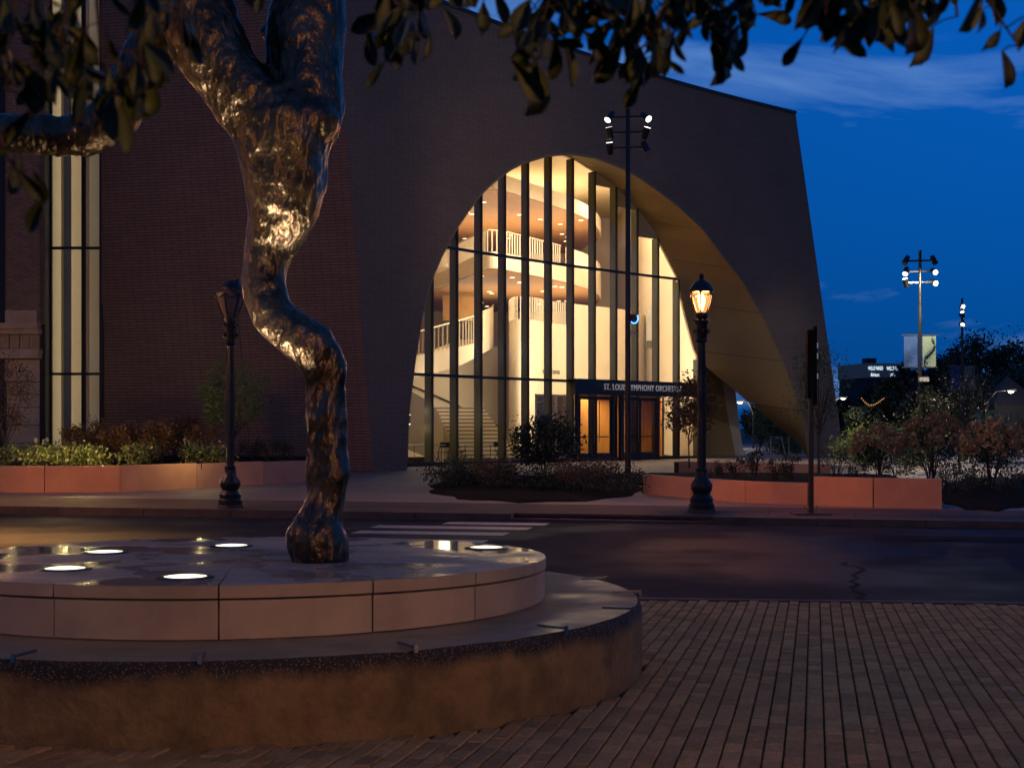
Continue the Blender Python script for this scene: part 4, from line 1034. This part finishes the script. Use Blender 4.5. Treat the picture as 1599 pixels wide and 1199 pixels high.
def bloom(u, v, w_, h_, seed, label):
    base = gp(u, v) + Vector((0, 0, .2)); t = shrub('flowering_shrub', label, base, w_ * .85, h_ * .8, 'dark_leaf', .08, 18, 60, seed, 'brown flowering shrubs', 12, .25)
    r = np.random.default_rng(seed); bl = []
    for k in range(75):
        a = r.uniform(0, 6.28); el = math.asin(r.uniform(.0, 1)); R_ = r.uniform(.82, 1.05)
        c_ = np.array(base) + np.array((math.cos(a) * math.cos(el) * w_ / 2 * R_, math.sin(a) * math.cos(el) * w_ / 2 * R_, h_ * .5 + math.sin(el) * h_ * .5 * R_))
        d = r.normal(size=(34, 3)); d /= np.linalg.norm(d, axis=1)[:, None]; bl.append(c_ + d * np.array((.10, .10, .11)) * r.uniform(.7, 1.2))
    leaf_mesh('flower_heads', np.concatenate(bl), .075, 'brown_bloom', t, seed, aspect=.9)
bloom(1372, 757, 1.45, 1.35, 31, 'brown-headed flowering shrub next to the brick corner')
bloom(1455, 768, 1.6, 1.75, 32, 'tallest brown-headed flowering shrub behind the straight planter wall')
bloom(1548, 772, 1.5, 1.6, 33, 'brown-headed flowering shrub in the open mulch bed')
for k, (u, v) in enumerate(((1492, 775), (1515, 782), (1580, 778), (1600, 768), (1475, 762), (1530, 770))):
    shrub('bed_shrub', 'dark low shrub in the open mulch bed', gp(u, v) + Vector((0, 0, .08)), .9, .65, 'dark_leaf', .06, 10, 50, 140 + k, 'dark shrubs in the mulch bed', 4)

# ------------------------------------------------------------------ street lamps
def lamp_post(name, label, base, lit, power=0, col=(1, .30, .09), group=None):
    base = Vector(base); t = thing(name, label, 'street lamp', base, group)
    z = lambda *pr: [(r, h) for r, h in pr]
    MB().lathe(z((.27, -.02), (.27, .05), (.25, .07)), base, 8).build('footing', 'kerb', t)
    MB().lathe(z((.245, .06), (.25, .16), (.215, .2), (.225, .27), (.16, .36), (.21, .46), (.215, .54), (.13, .66), (.115, .8), (.125, .83), (.1, .86)), base, 16).build('base', 'black_metal', t, smooth=True)
    sh = MB().lathe(z((.082, .85), (.075, 1.6), (.066, 3.2), (.066, 3.3)), base, 16).build('shaft', 'black_metal', t, smooth=True)
    for k in range(8):
        a = k * math.pi / 4; MB().tube([base + Vector((math.cos(a) * .08, math.sin(a) * .08, .9)), base + Vector((math.cos(a) * .065, math.sin(a) * .065, 3.25))], .010, 5).build('flute', 'black_metal', sh)
    co_ = MB().lathe(z((.08, 3.28), (.13, 3.32), (.1, 3.37), (.12, 3.45), (.115, 3.62), (.14, 3.68), (.11, 3.74), (.13, 3.8), (.12, 3.86)), base, 16).build('collar', 'black_metal', t, smooth=True)
    for k in range(8):
        a = k * math.pi / 4; MB().lathe([(.0, -.05), (.025, -.02), (.03, .02), (.0, .05)], base + Vector((math.cos(a) * .135, math.sin(a) * .135, 3.5)), 6).build('boss', 'black_metal', co_)
        MB().lathe([(.0, -.04), (.025, -.01), (.0, .04)], base + Vector((math.cos(a) * .14, math.sin(a) * .14, 3.72)), 6).build('boss', 'black_metal', co_)
    pr = z((.11, 3.86), (.15, 3.95), (.2, 4.12), (.215, 4.22), (.20, 4.3)) if lit else z((.12, 3.86), (.17, 3.95), (.24, 4.12), (.285, 4.26), (.30, 4.34))
    MB().lathe([(r - .012, h) for r, h in pr], base, 18).build('globe', 'lamp_glow' if lit else 'lamp_dead', t, smooth=True)
    ribs = MB()
    for k in range(6):
        a = k * math.pi / 3 + .3; ribs = MB().tube([base + Vector((math.cos(a) * r, math.sin(a) * r, h)) for r, h in pr], .013, 5); ribs.build('rib', 'black_metal', t)
        b2 = a + math.pi / 3
        MB().tube([base + Vector((math.cos(a + (b2 - a) * f) * (.212 if lit else .298), math.sin(a + (b2 - a) * f) * (.212 if lit else .298), (4.27 if lit else 4.34) - .1 * math.sin(f * math.pi))) for f in np.linspace(0, 1, 7)], .012, 5).build('swag', 'black_metal', t)
    cap = MB()
    if lit:
        cap.lathe(z((.225, 4.26), (.235, 4.29), (.21, 4.36), (.13, 4.46), (.05, 4.5), (.04, 4.54), (.055, 4.57), (.02, 4.62)), base, 18)
        cap.build('cap', 'black_metal', t, smooth=True)
        MB().lathe([(.02, 3.9), (.05, 3.98), (.075, 4.1), (.05, 4.2), (.01, 4.24)], base, 12).build('bulb', 'lamp_bulb', t, smooth=True)
        lamp('lamp_light', 'POINT', base + Vector((0, 0, 4.1)), power, col, t, shadow_soft_size=.1)
    else:                                                       # broken cap hanging askew on the rim
        cap.lathe(z((.225, -.02), (.235, .01), (.21, .08), (.13, .17), (.05, .2), (.04, .23), (.02, .27)), (0, 0, 0), 18)
        Q = Matrix.Translation(base + Vector((.04, 0, 4.40))) @ Matrix.Rotation(R(28), 4, 'Y')
        cap.v = [tuple(Q @ Vector(p)) for p in cap.v]; cap.build('tilted_cap', 'black_metal', t, smooth=True)
    return t
# globes let the lamp inside shine through: thin, emissive glass
lamp_post('street_lamp', 'lit black street lamp with glowing amber globe by the right planter', gp(1096, 800), True, 1300)
lamp_post('street_lamp', 'unlit black street lamp with its cap knocked askew', gp(360, 793), False)
lamp_post('street_lamp', 'lit black street lamp on the far pavement before the stone building', gp(-72, 797), True, 2900, (1, .38, .1))
lamp_post('street_lamp', 'lit black street lamp on the brick pavement side of the road', (-12.5, 10.5, zn(10.5)), True, 2400, (1, .42, .15))
lamp_post('street_lamp', 'lit black street lamp on the brick pavement behind the plinth viewer', (7.2, -5.0, .1), True, 8000, (1, .48, .16))

# floodlight masts
def mast(label, base, h, arms, lit, w=.16, facing=0., lens=.098):
    base = Vector(base); t = thing('floodlight_mast', label, 'light mast', base, None)
    MB().lathe([(w * 1.3, 0), (w * 1.3, .04), (w * .55, .05), (w * .42, h)], base, 14).build('pole', 'black_metal', t, smooth=True)
    for j, z_ in enumerate(arms):
        ax = Vector((math.cos(facing), math.sin(facing), 0))
        MB().bar(base + ax * -.5 + Vector((0, 0, z_)), base + ax * .5 + Vector((0, 0, z_ + .03)), .06).build('cross_arm', 'black_metal', t)
        for s_ in (-1, 1):
            on, aim = lit[j * 2 + (0 if s_ < 0 else 1)]
            d_ = Vector(aim).normalized(); c_ = base + ax * s_ * .52 + Vector((0, 0, z_ + .02))
            hd_ = MB().tube([c_ - d_ * .2, c_ - d_ * .16, c_ + d_ * .1, c_ + d_ * .14], [.075, .095, .105, .11], 14).build('floodlight', 'black_metal', t, smooth=True)
            MB().tube([c_ + d_ * .141, c_ + d_ * .147], lens, 14).build('lens', 'flood_lens' if on else 'lamp_dead', hd_)
            MB().bar(c_ + Vector((0, 0, .13)), c_ - Vector((0, 0, .0)), .05, .03).build('bracket', 'black_metal', hd_)
    return t
mb = gp(981, 749)
m1_ = mast('tall black floodlight mast in front of the glass arch', mb, CZ - mb.z + (HV - 160) / FX * mb.y, [CZ - mb.z + (HV - q) / FX * mb.y for q in (184, 208, 232)], [(1, (-.55, -.5, -.8)), (1, (.5, -.7, -.6)), (1, (-.2, -.15, .9)), (1, (.25, -.3, .9)), (1, (-.1, -.25, .9)), (0, (.4, -.2, -.9))])
bl_ = MB().box(mb + Vector((.17, -.06, 4.62)), (.2, .05, .26)).build('beacon_box', 'dark_metal', m1_)
MB().tube([mb + Vector((.17 + .115 * math.cos(a), -.1, 4.63 + .14 * math.sin(a))) for a in np.linspace(-2.4, .7, 9)], .018, 6).build('beacon_ring', 'blue_light', m1_)
MB().box(mb + Vector((.17, -.06, 4.2)), (.18, .08, .07)).build('camera_bracket', 'grey_render', m1_)
m2b = Vector((xa(1437, 52), 52, .2))
m2_ = mast('floodlight mast carrying blue and pale banners', m2b, 7.95, (7.55, 7.15, 6.75), [(0, (-.5, -.3, -.8)), (0, (.5, .3, -.8)), (1, (-.35, -.6, -.7)), (1, (.1, -.9, -.35)), (1, (-.3, -.3, .8)), (1, (.15, -.9, -.4))], .14)
m3b = Vector((xa(1503, 74), 74, .2))
m3_ = mast('more distant floodlight mast rising before the dark trees', m3b, 8.2, (7.75, 7.3, 6.85), [(1, (-.1, -.9, -.3)), (1, (.0, -.9, -.2)), (1, (-.3, -.5, .7)), (1, (.2, -.8, -.4)), (1, (-.3, -.7, -.6)), (1, (.2, -.9, -.3))], .14, R(75))
def banners(par, base, Y, rows, mats):
    for (u0, u1, v0, v1), mt in zip(rows, mats):
        f_ = MB(); n = 8
        for i in range(n + 1):
            for j in range(5):
                p = px(u0 + (u1 - u0) * j / 4, v0 + (v1 - v0) * i / n, Y); f_.v.append((p.x, p.y + .03 * math.sin(i * .9 + j) * (i / n), p.z))
        for i in range(n):
            for j in range(4): a = i * 5 + j; f_.f.append((a, a + 1, a + 6, a + 5))
        b_ = f_.build('banner', mt, par)
        sg = []
        w_ = u1 - u0; hh = v1 - v0
        for k in range(22):
            f = k / 21; sg.append(px(u0 + w_ * (.5 + .36 * math.sin(f * 5.5 + .4)), v0 + hh * (.08 + .84 * f), Y) + Vector((0, -.06, 0)))
        if mt != 'banner_blue' and mt != 'banner_teal':
            MB().tube(sg, .022 * Y / 52, 5).build('banner_swirl', 'banner_mark', b_)
        for vv_ in (v0 - 1, v1 + .5): MB().bar(px(u0 - 4, vv_, Y), px(u1 + 3, vv_, Y), .035).build('banner_arm', 'steel', par)
banners(m2_, m2b, 52, ((1412, 1433, 524, 573), (1441, 1462, 524, 573)), ('banner_blue', 'banner_pale'))
banners(m3_, m3b, 74, ((1484, 1500, 572, 608), (1506, 1523, 572, 608)), ('banner_blue', 'banner_pale'))
MB().box(m2b + Vector((.1, -.12, CZ + (HV - 601) / FX * 52)), (.35, .2, .16)).build('speaker_box', 'grey_render', m2_)
bp3 = Vector((xa(1536.5, 66), 66, .2)); t = thing('banner_post', 'short post with teal and bright green banners', 'banner', bp3)
MB().tube([bp3, bp3 + Vector((0, 0, 2.4))], .05, 8).build('post', 'dark_metal', t)
banners(t, bp3, 65.8, ((1523, 1534, 641, 668), (1539, 1552, 641, 668)), ('banner_teal', 'banner_green'))
# sign post, seen edge on
sb = gp(1267, 803); t = thing('sign_post', 'narrow purple-grey sign post with black panels seen edge on', 'sign', sb)
MB().box(sb + Vector((0, 0, .012)), (.7, .5, .03)).build('base_plate', 'kerb', t)
MB().box(sb + Vector((0, 0, 1.35)), (.085, .085, 2.7)).build('post', 'dark_metal', t)
for k in (-1, 1): MB().bar(sb + Vector((.11 * k, 0, .02)), sb + Vector((.11 * k, 0, .17)), .03).build('anchor_bolt', 'steel', t)
MB().bar(sb + Vector((-.11, 0, .12)), sb + Vector((.11, 0, .12)), .03).build('anchor_bar', 'steel', t)
MB().box(sb + Vector((-.045, 0, 2.85)), (.09, .2, 1.3)).build('sign_panel', 'sign_black', t)
MB().box(sb + Vector((.06, 0.02, 2.82)), (.06, .26, 1.5)).build('sign_panel', 'sign_black', t)
for z_ in (3.2, 3.0, 2.62): MB().box(sb + Vector((.095, -.1, z_)), (.012, .12, .1)).build('sign_face', 'sign_letter', t)

# ------------------------------------------------------------------ folding chairs and table in the lobby
def chair(base, rz, label):
    t = thing('folding_chair', label, 'chair', base, None, rz)
    def add(m, n_, mt='black_metal'):
        o = m.build(n_, mt); o.parent = t; return o
    add(MB().box((0, 0, .45), (.42, .4, .025)), 'seat'); add(MB().box((0, .24, .74), (.42, .03, .2)), 'backrest')
    for s_ in (-1, 1):
        add(MB().tube([(.2 * s_, -.24, 0), (.2 * s_, .05, .5), (.2 * s_, .25, .84)], .013, 6), 'leg'); add(MB().tube([(.2 * s_, .26, 0), (.2 * s_, -.12, .45)], .013, 6), 'leg')
def lf(u, Y): return Vector((xa(u, Y), Y, FL + .002))
chair(lf(693, 54.2), R(200), 'black folding chair right of the lit sconce behind the glass')
chair(lf(714, 55.0), R(150), 'black folding chair nearest the foot of the stair')
chair(lf(783, 56.5), R(30), 'black folding chair half hidden behind the dark shrub')
for (u, Y, lb) in ((660, 53.2, 'long folding table behind the glass next to the brick jamb'), (738, 56, 'long folding table at the foot of the lobby stair')):
    p = lf(u, Y); t = thing('folding_table', lb, 'table', p)
    MB().box(p + Vector((0, 0, .74)), (1.8, .75, .04), R(50)).build('tabletop', 'grey_render', t)
    for sx in (-1, 1):
        for sy in (-1, 1):
            q = Matrix.Rotation(R(50), 3, 'Z') @ Vector((sx * .75, sy * .3, 0)); MB().tube([p + q, p + q + Vector((0, 0, .72))], .014, 6).build('leg', 'black_metal', t)

# ------------------------------------------------------------------ background right: trees, far buildings, lights
def far_tree(u, Y, v_top, w_px, seed, label, mt='far_leaf', per=170, n=46):
    h = CZ + (HV - v_top) / FX * Y + .3; w_ = w_px / FX * Y
    tree('broad_tree', label, (xa(u, Y), Y, 0), h, h * .22, w_, mt, .34 * Y / 120, n, per, seed, 'dark trees beyond the plaza', .25, w_ * .075)
for k, (u, Y, v_, w_, lb) in enumerate(((1532, 122, 518, 130, 'tallest broad dark tree behind the distant floodlight mast'), (1590, 128, 528, 130, 'broad dark tree rising above the gabled house'), (1478, 132, 548, 90, 'dark tree between the two banner masts'),
    (1425, 140, 572, 90, 'dark tree directly behind the blue and pale banners'), (1395, 118, 588, 70, 'dark tree covering the right end of the glowing rooftop sign'), (1370, 150, 600, 60, 'dark tree at the foot of the office tower'), (1316, 150, 628, 50, 'small dark tree tucked against the brick corner of the hall'),
    (1350, 112, 640, 60, 'low dark tree behind the string of lights'), (1440, 105, 622, 90, 'dark tree behind the yellow-green conifer'), (1520, 100, 600, 100, 'dark tree behind the teal and green banners'), (1620, 108, 580, 120, 'dark tree over the bright arm street light'))):
    far_tree(u, Y, v_, w_, 200 + k, lb)
for k, (u, Y, v_, w_) in enumerate(((1190, 118, 640, 70), (1235, 125, 640, 70), (1270, 130, 650, 60))): far_tree(u, Y, v_, w_, 230 + k, 'dark tree glimpsed under the raked arch leg', per=120, n=30)
tree('cypress_tree', 'feathery yellow-green conifer behind the tallest flowering shrub', Vector((xa(1455, 46), 46, .1)), 3.0, .35, 1.9, 'lime_leaf', .09, 46, 60, 12, None, .04, .14)
tree('young_tree', 'bare-looking young tree in the plaza before the far mast', Vector((xa(1499, 44), 44, .1)), 3.6, 1.1, 2.6, 'dark_leaf', .055, 60, 34, 13, None, .045, .2, limbs=14)
tree('young_tree', 'small tree seen through the gap under the arch', Vector((xa(1188, 78), 78, .1)), 2.9, .5, 2.0, 'green_leaf', .10, 30, 50, 14, None, .04, .2)
for k, (u, Y, h_, w_, mt) in enumerate(((1335, 56, 1.4, 2.2, 'lime_leaf'), (1365, 57, 1.6, 2.4, 'green_leaf'), (1395, 56, 1.3, 2.0, 'lime_leaf'), (1340, 52, .9, 1.8, 'green_leaf'), (1425, 50, 1.0, 1.8, 'green_leaf'), (1565, 60, 1.8, 2.8, 'green_leaf'), (1600, 58, 1.6, 2.6, 'green_leaf'), (1410, 60, 1.7, 1.6, 'lime_leaf'), (1530, 56, 1.0, 2.0, 'green_leaf'), (1220, 74, .8, 2.2, 'green_leaf'), (1245, 76, .8, 2.0, 'green_leaf'))):
    lb = 'yellow-green plaza shrub lit from the floodlight mast' if mt == 'lime_leaf' else 'mid green plaza shrub beyond the planting beds'
    shrub('plaza_shrub', lb, (xa(u, Y), Y, .2), w_, h_, mt, .10, 26, 95, 160 + k, 'plaza shrubs beyond the beds', 5, .05)
for k, u in enumerate((1204, 1232)):
    p = Vector((xa(u, 72), 72, .2)); t = thing('handrail', 'pale metal handrail under the arch leg', 'handrail', p, 'handrails under the arch')
    MB().tube([p, p + Vector((0, 0, .95)), p + Vector((.55, 0, .9)), p + Vector((.75, 0, .0))], .03, 6).build('rail', 'grey_render', t)
# office tower with its lit sign
YF = 620.
tw = thing('office_tower', 'distant dark office tower with glowing rooftop sign', 'building', (xa(1367, YF), YF, 0))
MB().box((xa(1372, YF), YF + 14, (CZ + (HV - 590) / FX * YF) / 2), (17, 28, CZ + (HV - 590) / FX * YF), R(12)).build('tower_block', 'far_wall', tw)
top_z = CZ + (HV - 580) / FX * YF
MB().box((xa(1372, YF), YF + 14, top_z + .4), (18, 29, 6.4), R(12)).build('crown_band', 'crown_glow', tw)
MB().box((xa(1372, YF), YF + 16, top_z + 5), (5, 6, 3)).build('plant_room', 'far_wall', tw)
fx = Vector((math.cos(R(12)), math.sin(R(12)), 0)); fyv = Vector((math.sin(R(12)), -math.cos(R(12)), 0))
cT = Vector((xa(1372, YF), YF + 14, 0))
for body, off, zz, w_ in (('WELLS FARGO', -8.2, 1.2, 7), ('Advisors', -7, -1.6, 4), ('WELLS FARGO', .6, 1.2, 8), ('Advisors', 2.4, -1.6, 4.2)):
    text('roof_sign', body, 2.3, 'far_sign', cT + fyv * 14.7 + fx * off + Vector((0, 0, top_z + zz - .6)), fx, tw, width=w_)
for k in range(7):
    z_ = top_z - 8 - k * 3.2
    MB().box(cT + fyv * 14.05 + Vector((0, 0, z_)), (15, .1, .5), R(12)).build('window_band', 'far_wall', tw)
ch = thing('steeple_house', 'distant grey gabled house half hidden by the trees', 'building', (xa(1588, 96), 96, 0))
MB().box((xa(1590, 96), 98, 1.6), (3.2, 4, 3.2)).build('wall', 'far_wall', ch)
MB().add([(xa(1590, 96) + dx, 98 + dy, 3.2) for dx, dy in ((-1.7, -2.1), (1.7, -2.1), (1.7, 2.1), (-1.7, 2.1))] + [(xa(1590, 96), 98, 5.2)], [(0, 1, 4), (1, 2, 4), (2, 3, 4), (3, 0, 4), (3, 2, 1, 0)]).build('roof', 'far_wall', ch)
for (u, v, Y, lb, arm) in ((1579, 611, 92, 'bright street light on a curved arm before the gabled house', -1.6), (1317, 622, 110, 'small street light beside the brick corner', -.8), (1156, 628, 96, 'street light seen under the arch next to the grey leg', .9)):
    p = px(u, v, Y); b0 = Vector((p.x + arm, Y, 0)); t = thing('road_light', lb, 'street light', b0)
    MB().tube([b0, b0 + Vector((0, 0, p.z - .7)), b0.lerp(Vector((p.x, Y, 0)), .4) + Vector((0, 0, p.z)), p + Vector((0, 0, .08))], [.08, .06, .045, .04], 8).build('pole', 'dark_metal', t)
    MB().box(p + Vector((0, 0, .05)), (.6, .25, .12)).build('head', 'dark_metal', t)
    MB().lathe([(.05, -.1), (.16, -.05), (.17, -.01)], p, 10).build('lens', 'white_light', t)
    lamp('road_light_glow', 'POINT', p + Vector((0, -.3, -.3)), 260, (1, .85, .6), t, shadow_soft_size=.15)
b0 = st(-16.2, .9); b0.z = zp(b0.y); p = st(-14.2, -3.4); p.z = 7.4  # street light added out of view to make the orange glow on the road
t = thing('road_light', 'added unseen street light with long arm throwing an orange pool on the road', 'street light', b0)
MB().tube([b0, b0 + Vector((0, 0, 6.6)), b0.lerp(p, .35) + Vector((0, 0, 4.6)), p + Vector((0, 0, .1))], [.1, .08, .05, .04], 8).build('pole', 'dark_metal', t)
MB().box(p + Vector((0, 0, .1)), (.7, .3, .14)).build('head', 'dark_metal', t)
MB().lathe([(.06, -.08), (.15, -.03), (.16, .02)], p, 10).build('lens', 'lamp_bulb', t)
lamp('road_light_glow', 'SPOT', p + Vector((0, 0, -.12)), 14000, (1, .42, .10), t, spot_size=R(66), spot_blend=.9, shadow_soft_size=.14, aim=Vector((-9.3, 21.5, -.2)))
sl_ = thing('string_lights', 'string of tiny warm lights before the far trees', 'string lights', px(1345, 630, 95))
pts_ = [px(1346 + 34 * f, 622 + 14 * math.sin(f * 3.1) * (1 - f * .5), 95) for f in np.linspace(0, 1, 14)]
MB().tube(pts_, .015, 4).build('cable', 'dark_metal', sl_)
for p in pts_: MB().lathe([(.0, -.05), (.045, 0), (.0, .05)], p, 6).build('bulb', 'lamp_glow', sl_)
# floodlight on the plaza from the masts that are lit
for b0, hz, tg, pw in ((m2b, 7.1, (xa(1380, 54), 54, 0), 1700), (m2b, 6.7, (xa(1480, 48), 46, 0), 2200), (m3b, 7.2, (xa(1560, 58), 58, 0), 1600), (m2b, 7.0, (xa(1290, 66), 66, 1.0), 900)):
    lamp('flood_beam', 'SPOT', b0 + Vector((0, -1.5, hz)), pw, (1, .88, .65), None, spot_size=R(64), spot_blend=.7, shadow_soft_size=.15, aim=tg)
lamp('flood_beam', 'SPOT', mb + Vector((.7, -.5, 9.4)), 350, (1, .85, .6), None, spot_size=R(70), spot_blend=.7, shadow_soft_size=.15, aim=mb + Vector((5, -3, 0)))
for aim_, pw in (((xa(640, 48), 48, 10), 90), ((xa(1150, 62), 62, 9), 650)):
    lamp('flood_beam', 'SPOT', mb + Vector((0, .5, 9.3)), pw, (1, .80, .62), None, spot_size=R(150), spot_blend=1, shadow_soft_size=.15, aim=aim_)
for v in (745, 752):   # lit step edges by the mulch bed
    a = gp(1580, v); MB().bar(a + Vector((0, 0, .05)), a + Vector((3, -.6, .05)), .3, .12).build('plaza_step', 'plaza_concrete', plaza)

# ------------------------------------------------------------------ fallen leaves
for k in range(60):
    y = rng.uniform(6.2, 13); x = rng.uniform(.35, .38 * y)
    if math.hypot(x - PC.x, y - PC.y) < PR1 + .1: continue
    a = rng.uniform(0, 6.28); s_ = rng.uniform(.022, .045); c_ = Vector((x, y, zn(y) + .009)); ex = Vector((math.cos(a), math.sin(a), 0)); ey = Vector((-ex.y, ex.x, 0))
    m = MB().add([c_ - ex * s_, c_ + ey * s_ * .5 + Vector((0, 0, .008)), c_ + ex * s_ + Vector((0, 0, .004)), c_ - ey * s_ * .45 + Vector((0, 0, .006))], [(0, 1, 2), (0, 2, 3)])
    o = m.build('fallen_leaf', 'fallen_leaf'); tag(o, 'small dry fallen leaf lying on the brick pavement', 'leaf', 'fallen leaves on the bricks')

# ------------------------------------------------------------------ oak overhead: trunk out of view, twigs hanging into it
oak = thing('oak_tree', 'overhanging oak with dark leafy twigs above the pavement', 'tree', (-3.6, .4, .1))
MB().tube([(-3.6, .4, .05), (-3.55, .5, 1.5), (-3.2, 1.0, 2.7), (-2.4, 1.9, 3.3)], [.26, .2, .16, .1], 14).build('trunk', 'bark', oak, smooth=True)
MB().tube([(-2.4, 1.9, 3.28), (-1.4, 2.5, 3.2), (-.3, 2.9, 2.98), (.6, 3.1, 2.86), (1.5, 3.15, 2.82)], [.09, .06, .045, .032, .02], 8).build('limb', 'bark', oak, smooth=True)
LV = []
for k in range(4):
    r = random.Random(k); L_ = .105; m = []
    wk = (.62, .72, .55, .8)[k]; prof = [(0, .012), (.25, .11 * wk), (.5, .22 * wk), (.72, .27 * wk), (.9, .17 * wk), (1.0, .0)]
    vs = []; 
    for f, w_ in prof: vs += [(-w_ * L_, -.012 * math.sin(f * 3), -f * L_), (0, .006 + .012 * k * f, -f * L_), (w_ * L_, -.012 * math.sin(f * 3), -f * L_)]
    fs = []
    for i in range(5): fs += [(3 * i, 3 * i + 1, 3 * i + 4, 3 * i + 3), (3 * i + 1, 3 * i + 2, 3 * i + 5, 3 * i + 4)]
    me = bpy.data.meshes.new('leaf'); me.from_pydata(vs, [], fs); me.validate(); me.materials.append(M['oak_leaf'])
    for p in me.polygons: p.use_smooth = True
    LV.append(me)
tw_ = [  # hanging twigs: photo columns/rows they pass, distance, leaf count
 ([(40, -140), (30, -40), (20, 60), (10, 150)], 2.7, 20), ([(120, -140), (110, -30), (100, 60), (90, 130)], 2.8, 22), ([(200, -140), (205, -40), (215, 60), (225, 150)], 2.75, 20),
 ([(290, -140), (285, -50), (280, 20), (285, 80)], 2.9, 14), ([(-20, 180), (10, 255), (40, 300)], 2.6, 7), ([(160, -140), (150, 0), (160, 110), (185, 170)], 2.6, 18), ([(60, -140), (60, 0), (55, 90)], 3.0, 14),
 ([(360, -140), (400, -60), (420, -10)], 3.0, 6), ([(580, -140), (620, -50), (625, 30), (605, 75)], 2.9, 17), ([(680, -140), (690, -60), (700, -10)], 3.0, 5), ([(640, -140), (650, -30), (640, 60)], 3.05, 10), ([(780, -140), (760, -60), (770, -20)], 3.0, 4),
 ([(840, -140), (870, -40), (850, 40), (810, 95)], 2.9, 20), ([(900, -140), (925, -40), (930, 30)], 3.0, 14), ([(990, -140), (1000, -20), (1010, 60), (1030, 100)], 2.85, 20), ([(960, -140), (960, -20), (955, 60)], 3.05, 14),
 ([(1080, -140), (1100, -30), (1120, 30), (1150, 80)], 2.95, 18), ([(1150, -140), (1160, -50), (1170, 10)], 3.05, 10), ([(1050, -140), (1060, -30), (1060, 20)], 3.0, 10),
 ([(1270, -140), (1290, -40), (1290, 40)], 2.75, 15), ([(1340, -140), (1350, -30), (1345, 50)], 2.8, 14), ([(1420, -140), (1430, -40), (1425, 20)], 2.85, 10), ([(1390, -140), (1400, -40), (1400, 0)], 2.7, 6),
 ([(1480, -140), (1520, -20), (1560, 40), (1590, 85)], 2.75, 5), ([(1480, -140), (1490, -30), (1495, 40)], 2.9, 4), ([(1600, -140), (1590, -40), (1580, 10)], 2.9, 3),
]
for pts, Y, nl in tw_:
    P_ = [px(u, v - 14, Y + rng.uniform(-.1, .1)) for u, v in pts]; nl = int(nl * (.75 if pts[0][0] < 330 else 1.5))
    br = MB().tube(P_, [.006, .004, .003, .002][:len(P_)], 5).build('branch', 'twig', oak)
    for k in range(nl):
        f = .38 + .62 * k / max(1, nl - 1) if nl > 1 else 1
        f = min(f, .999) * (len(P_) - 1); i = int(f); q_ = P_[i].lerp(P_[i + 1], f - i); c_ = q_ + Vector((rng.gauss(0, .032), rng.gauss(0, .06), rng.gauss(0, .025)))
        MB().tube([q_, q_.lerp(c_, .6) + Vector((0, 0, .004)), c_], .0016, 4).build('petiole', 'twig', br)
        o = bpy.data.objects.new('leaf', LV[k % 4]); C.objects.link(o); o.parent = br
        o.location = c_ - oak.location; s_ = rng.uniform(.45, 1.05)
        o.rotation_euler = (rng.gauss(0, .45), rng.gauss(0, .55), rng.uniform(-1.1, 1.1)); o.scale = (s_, s_, s_)
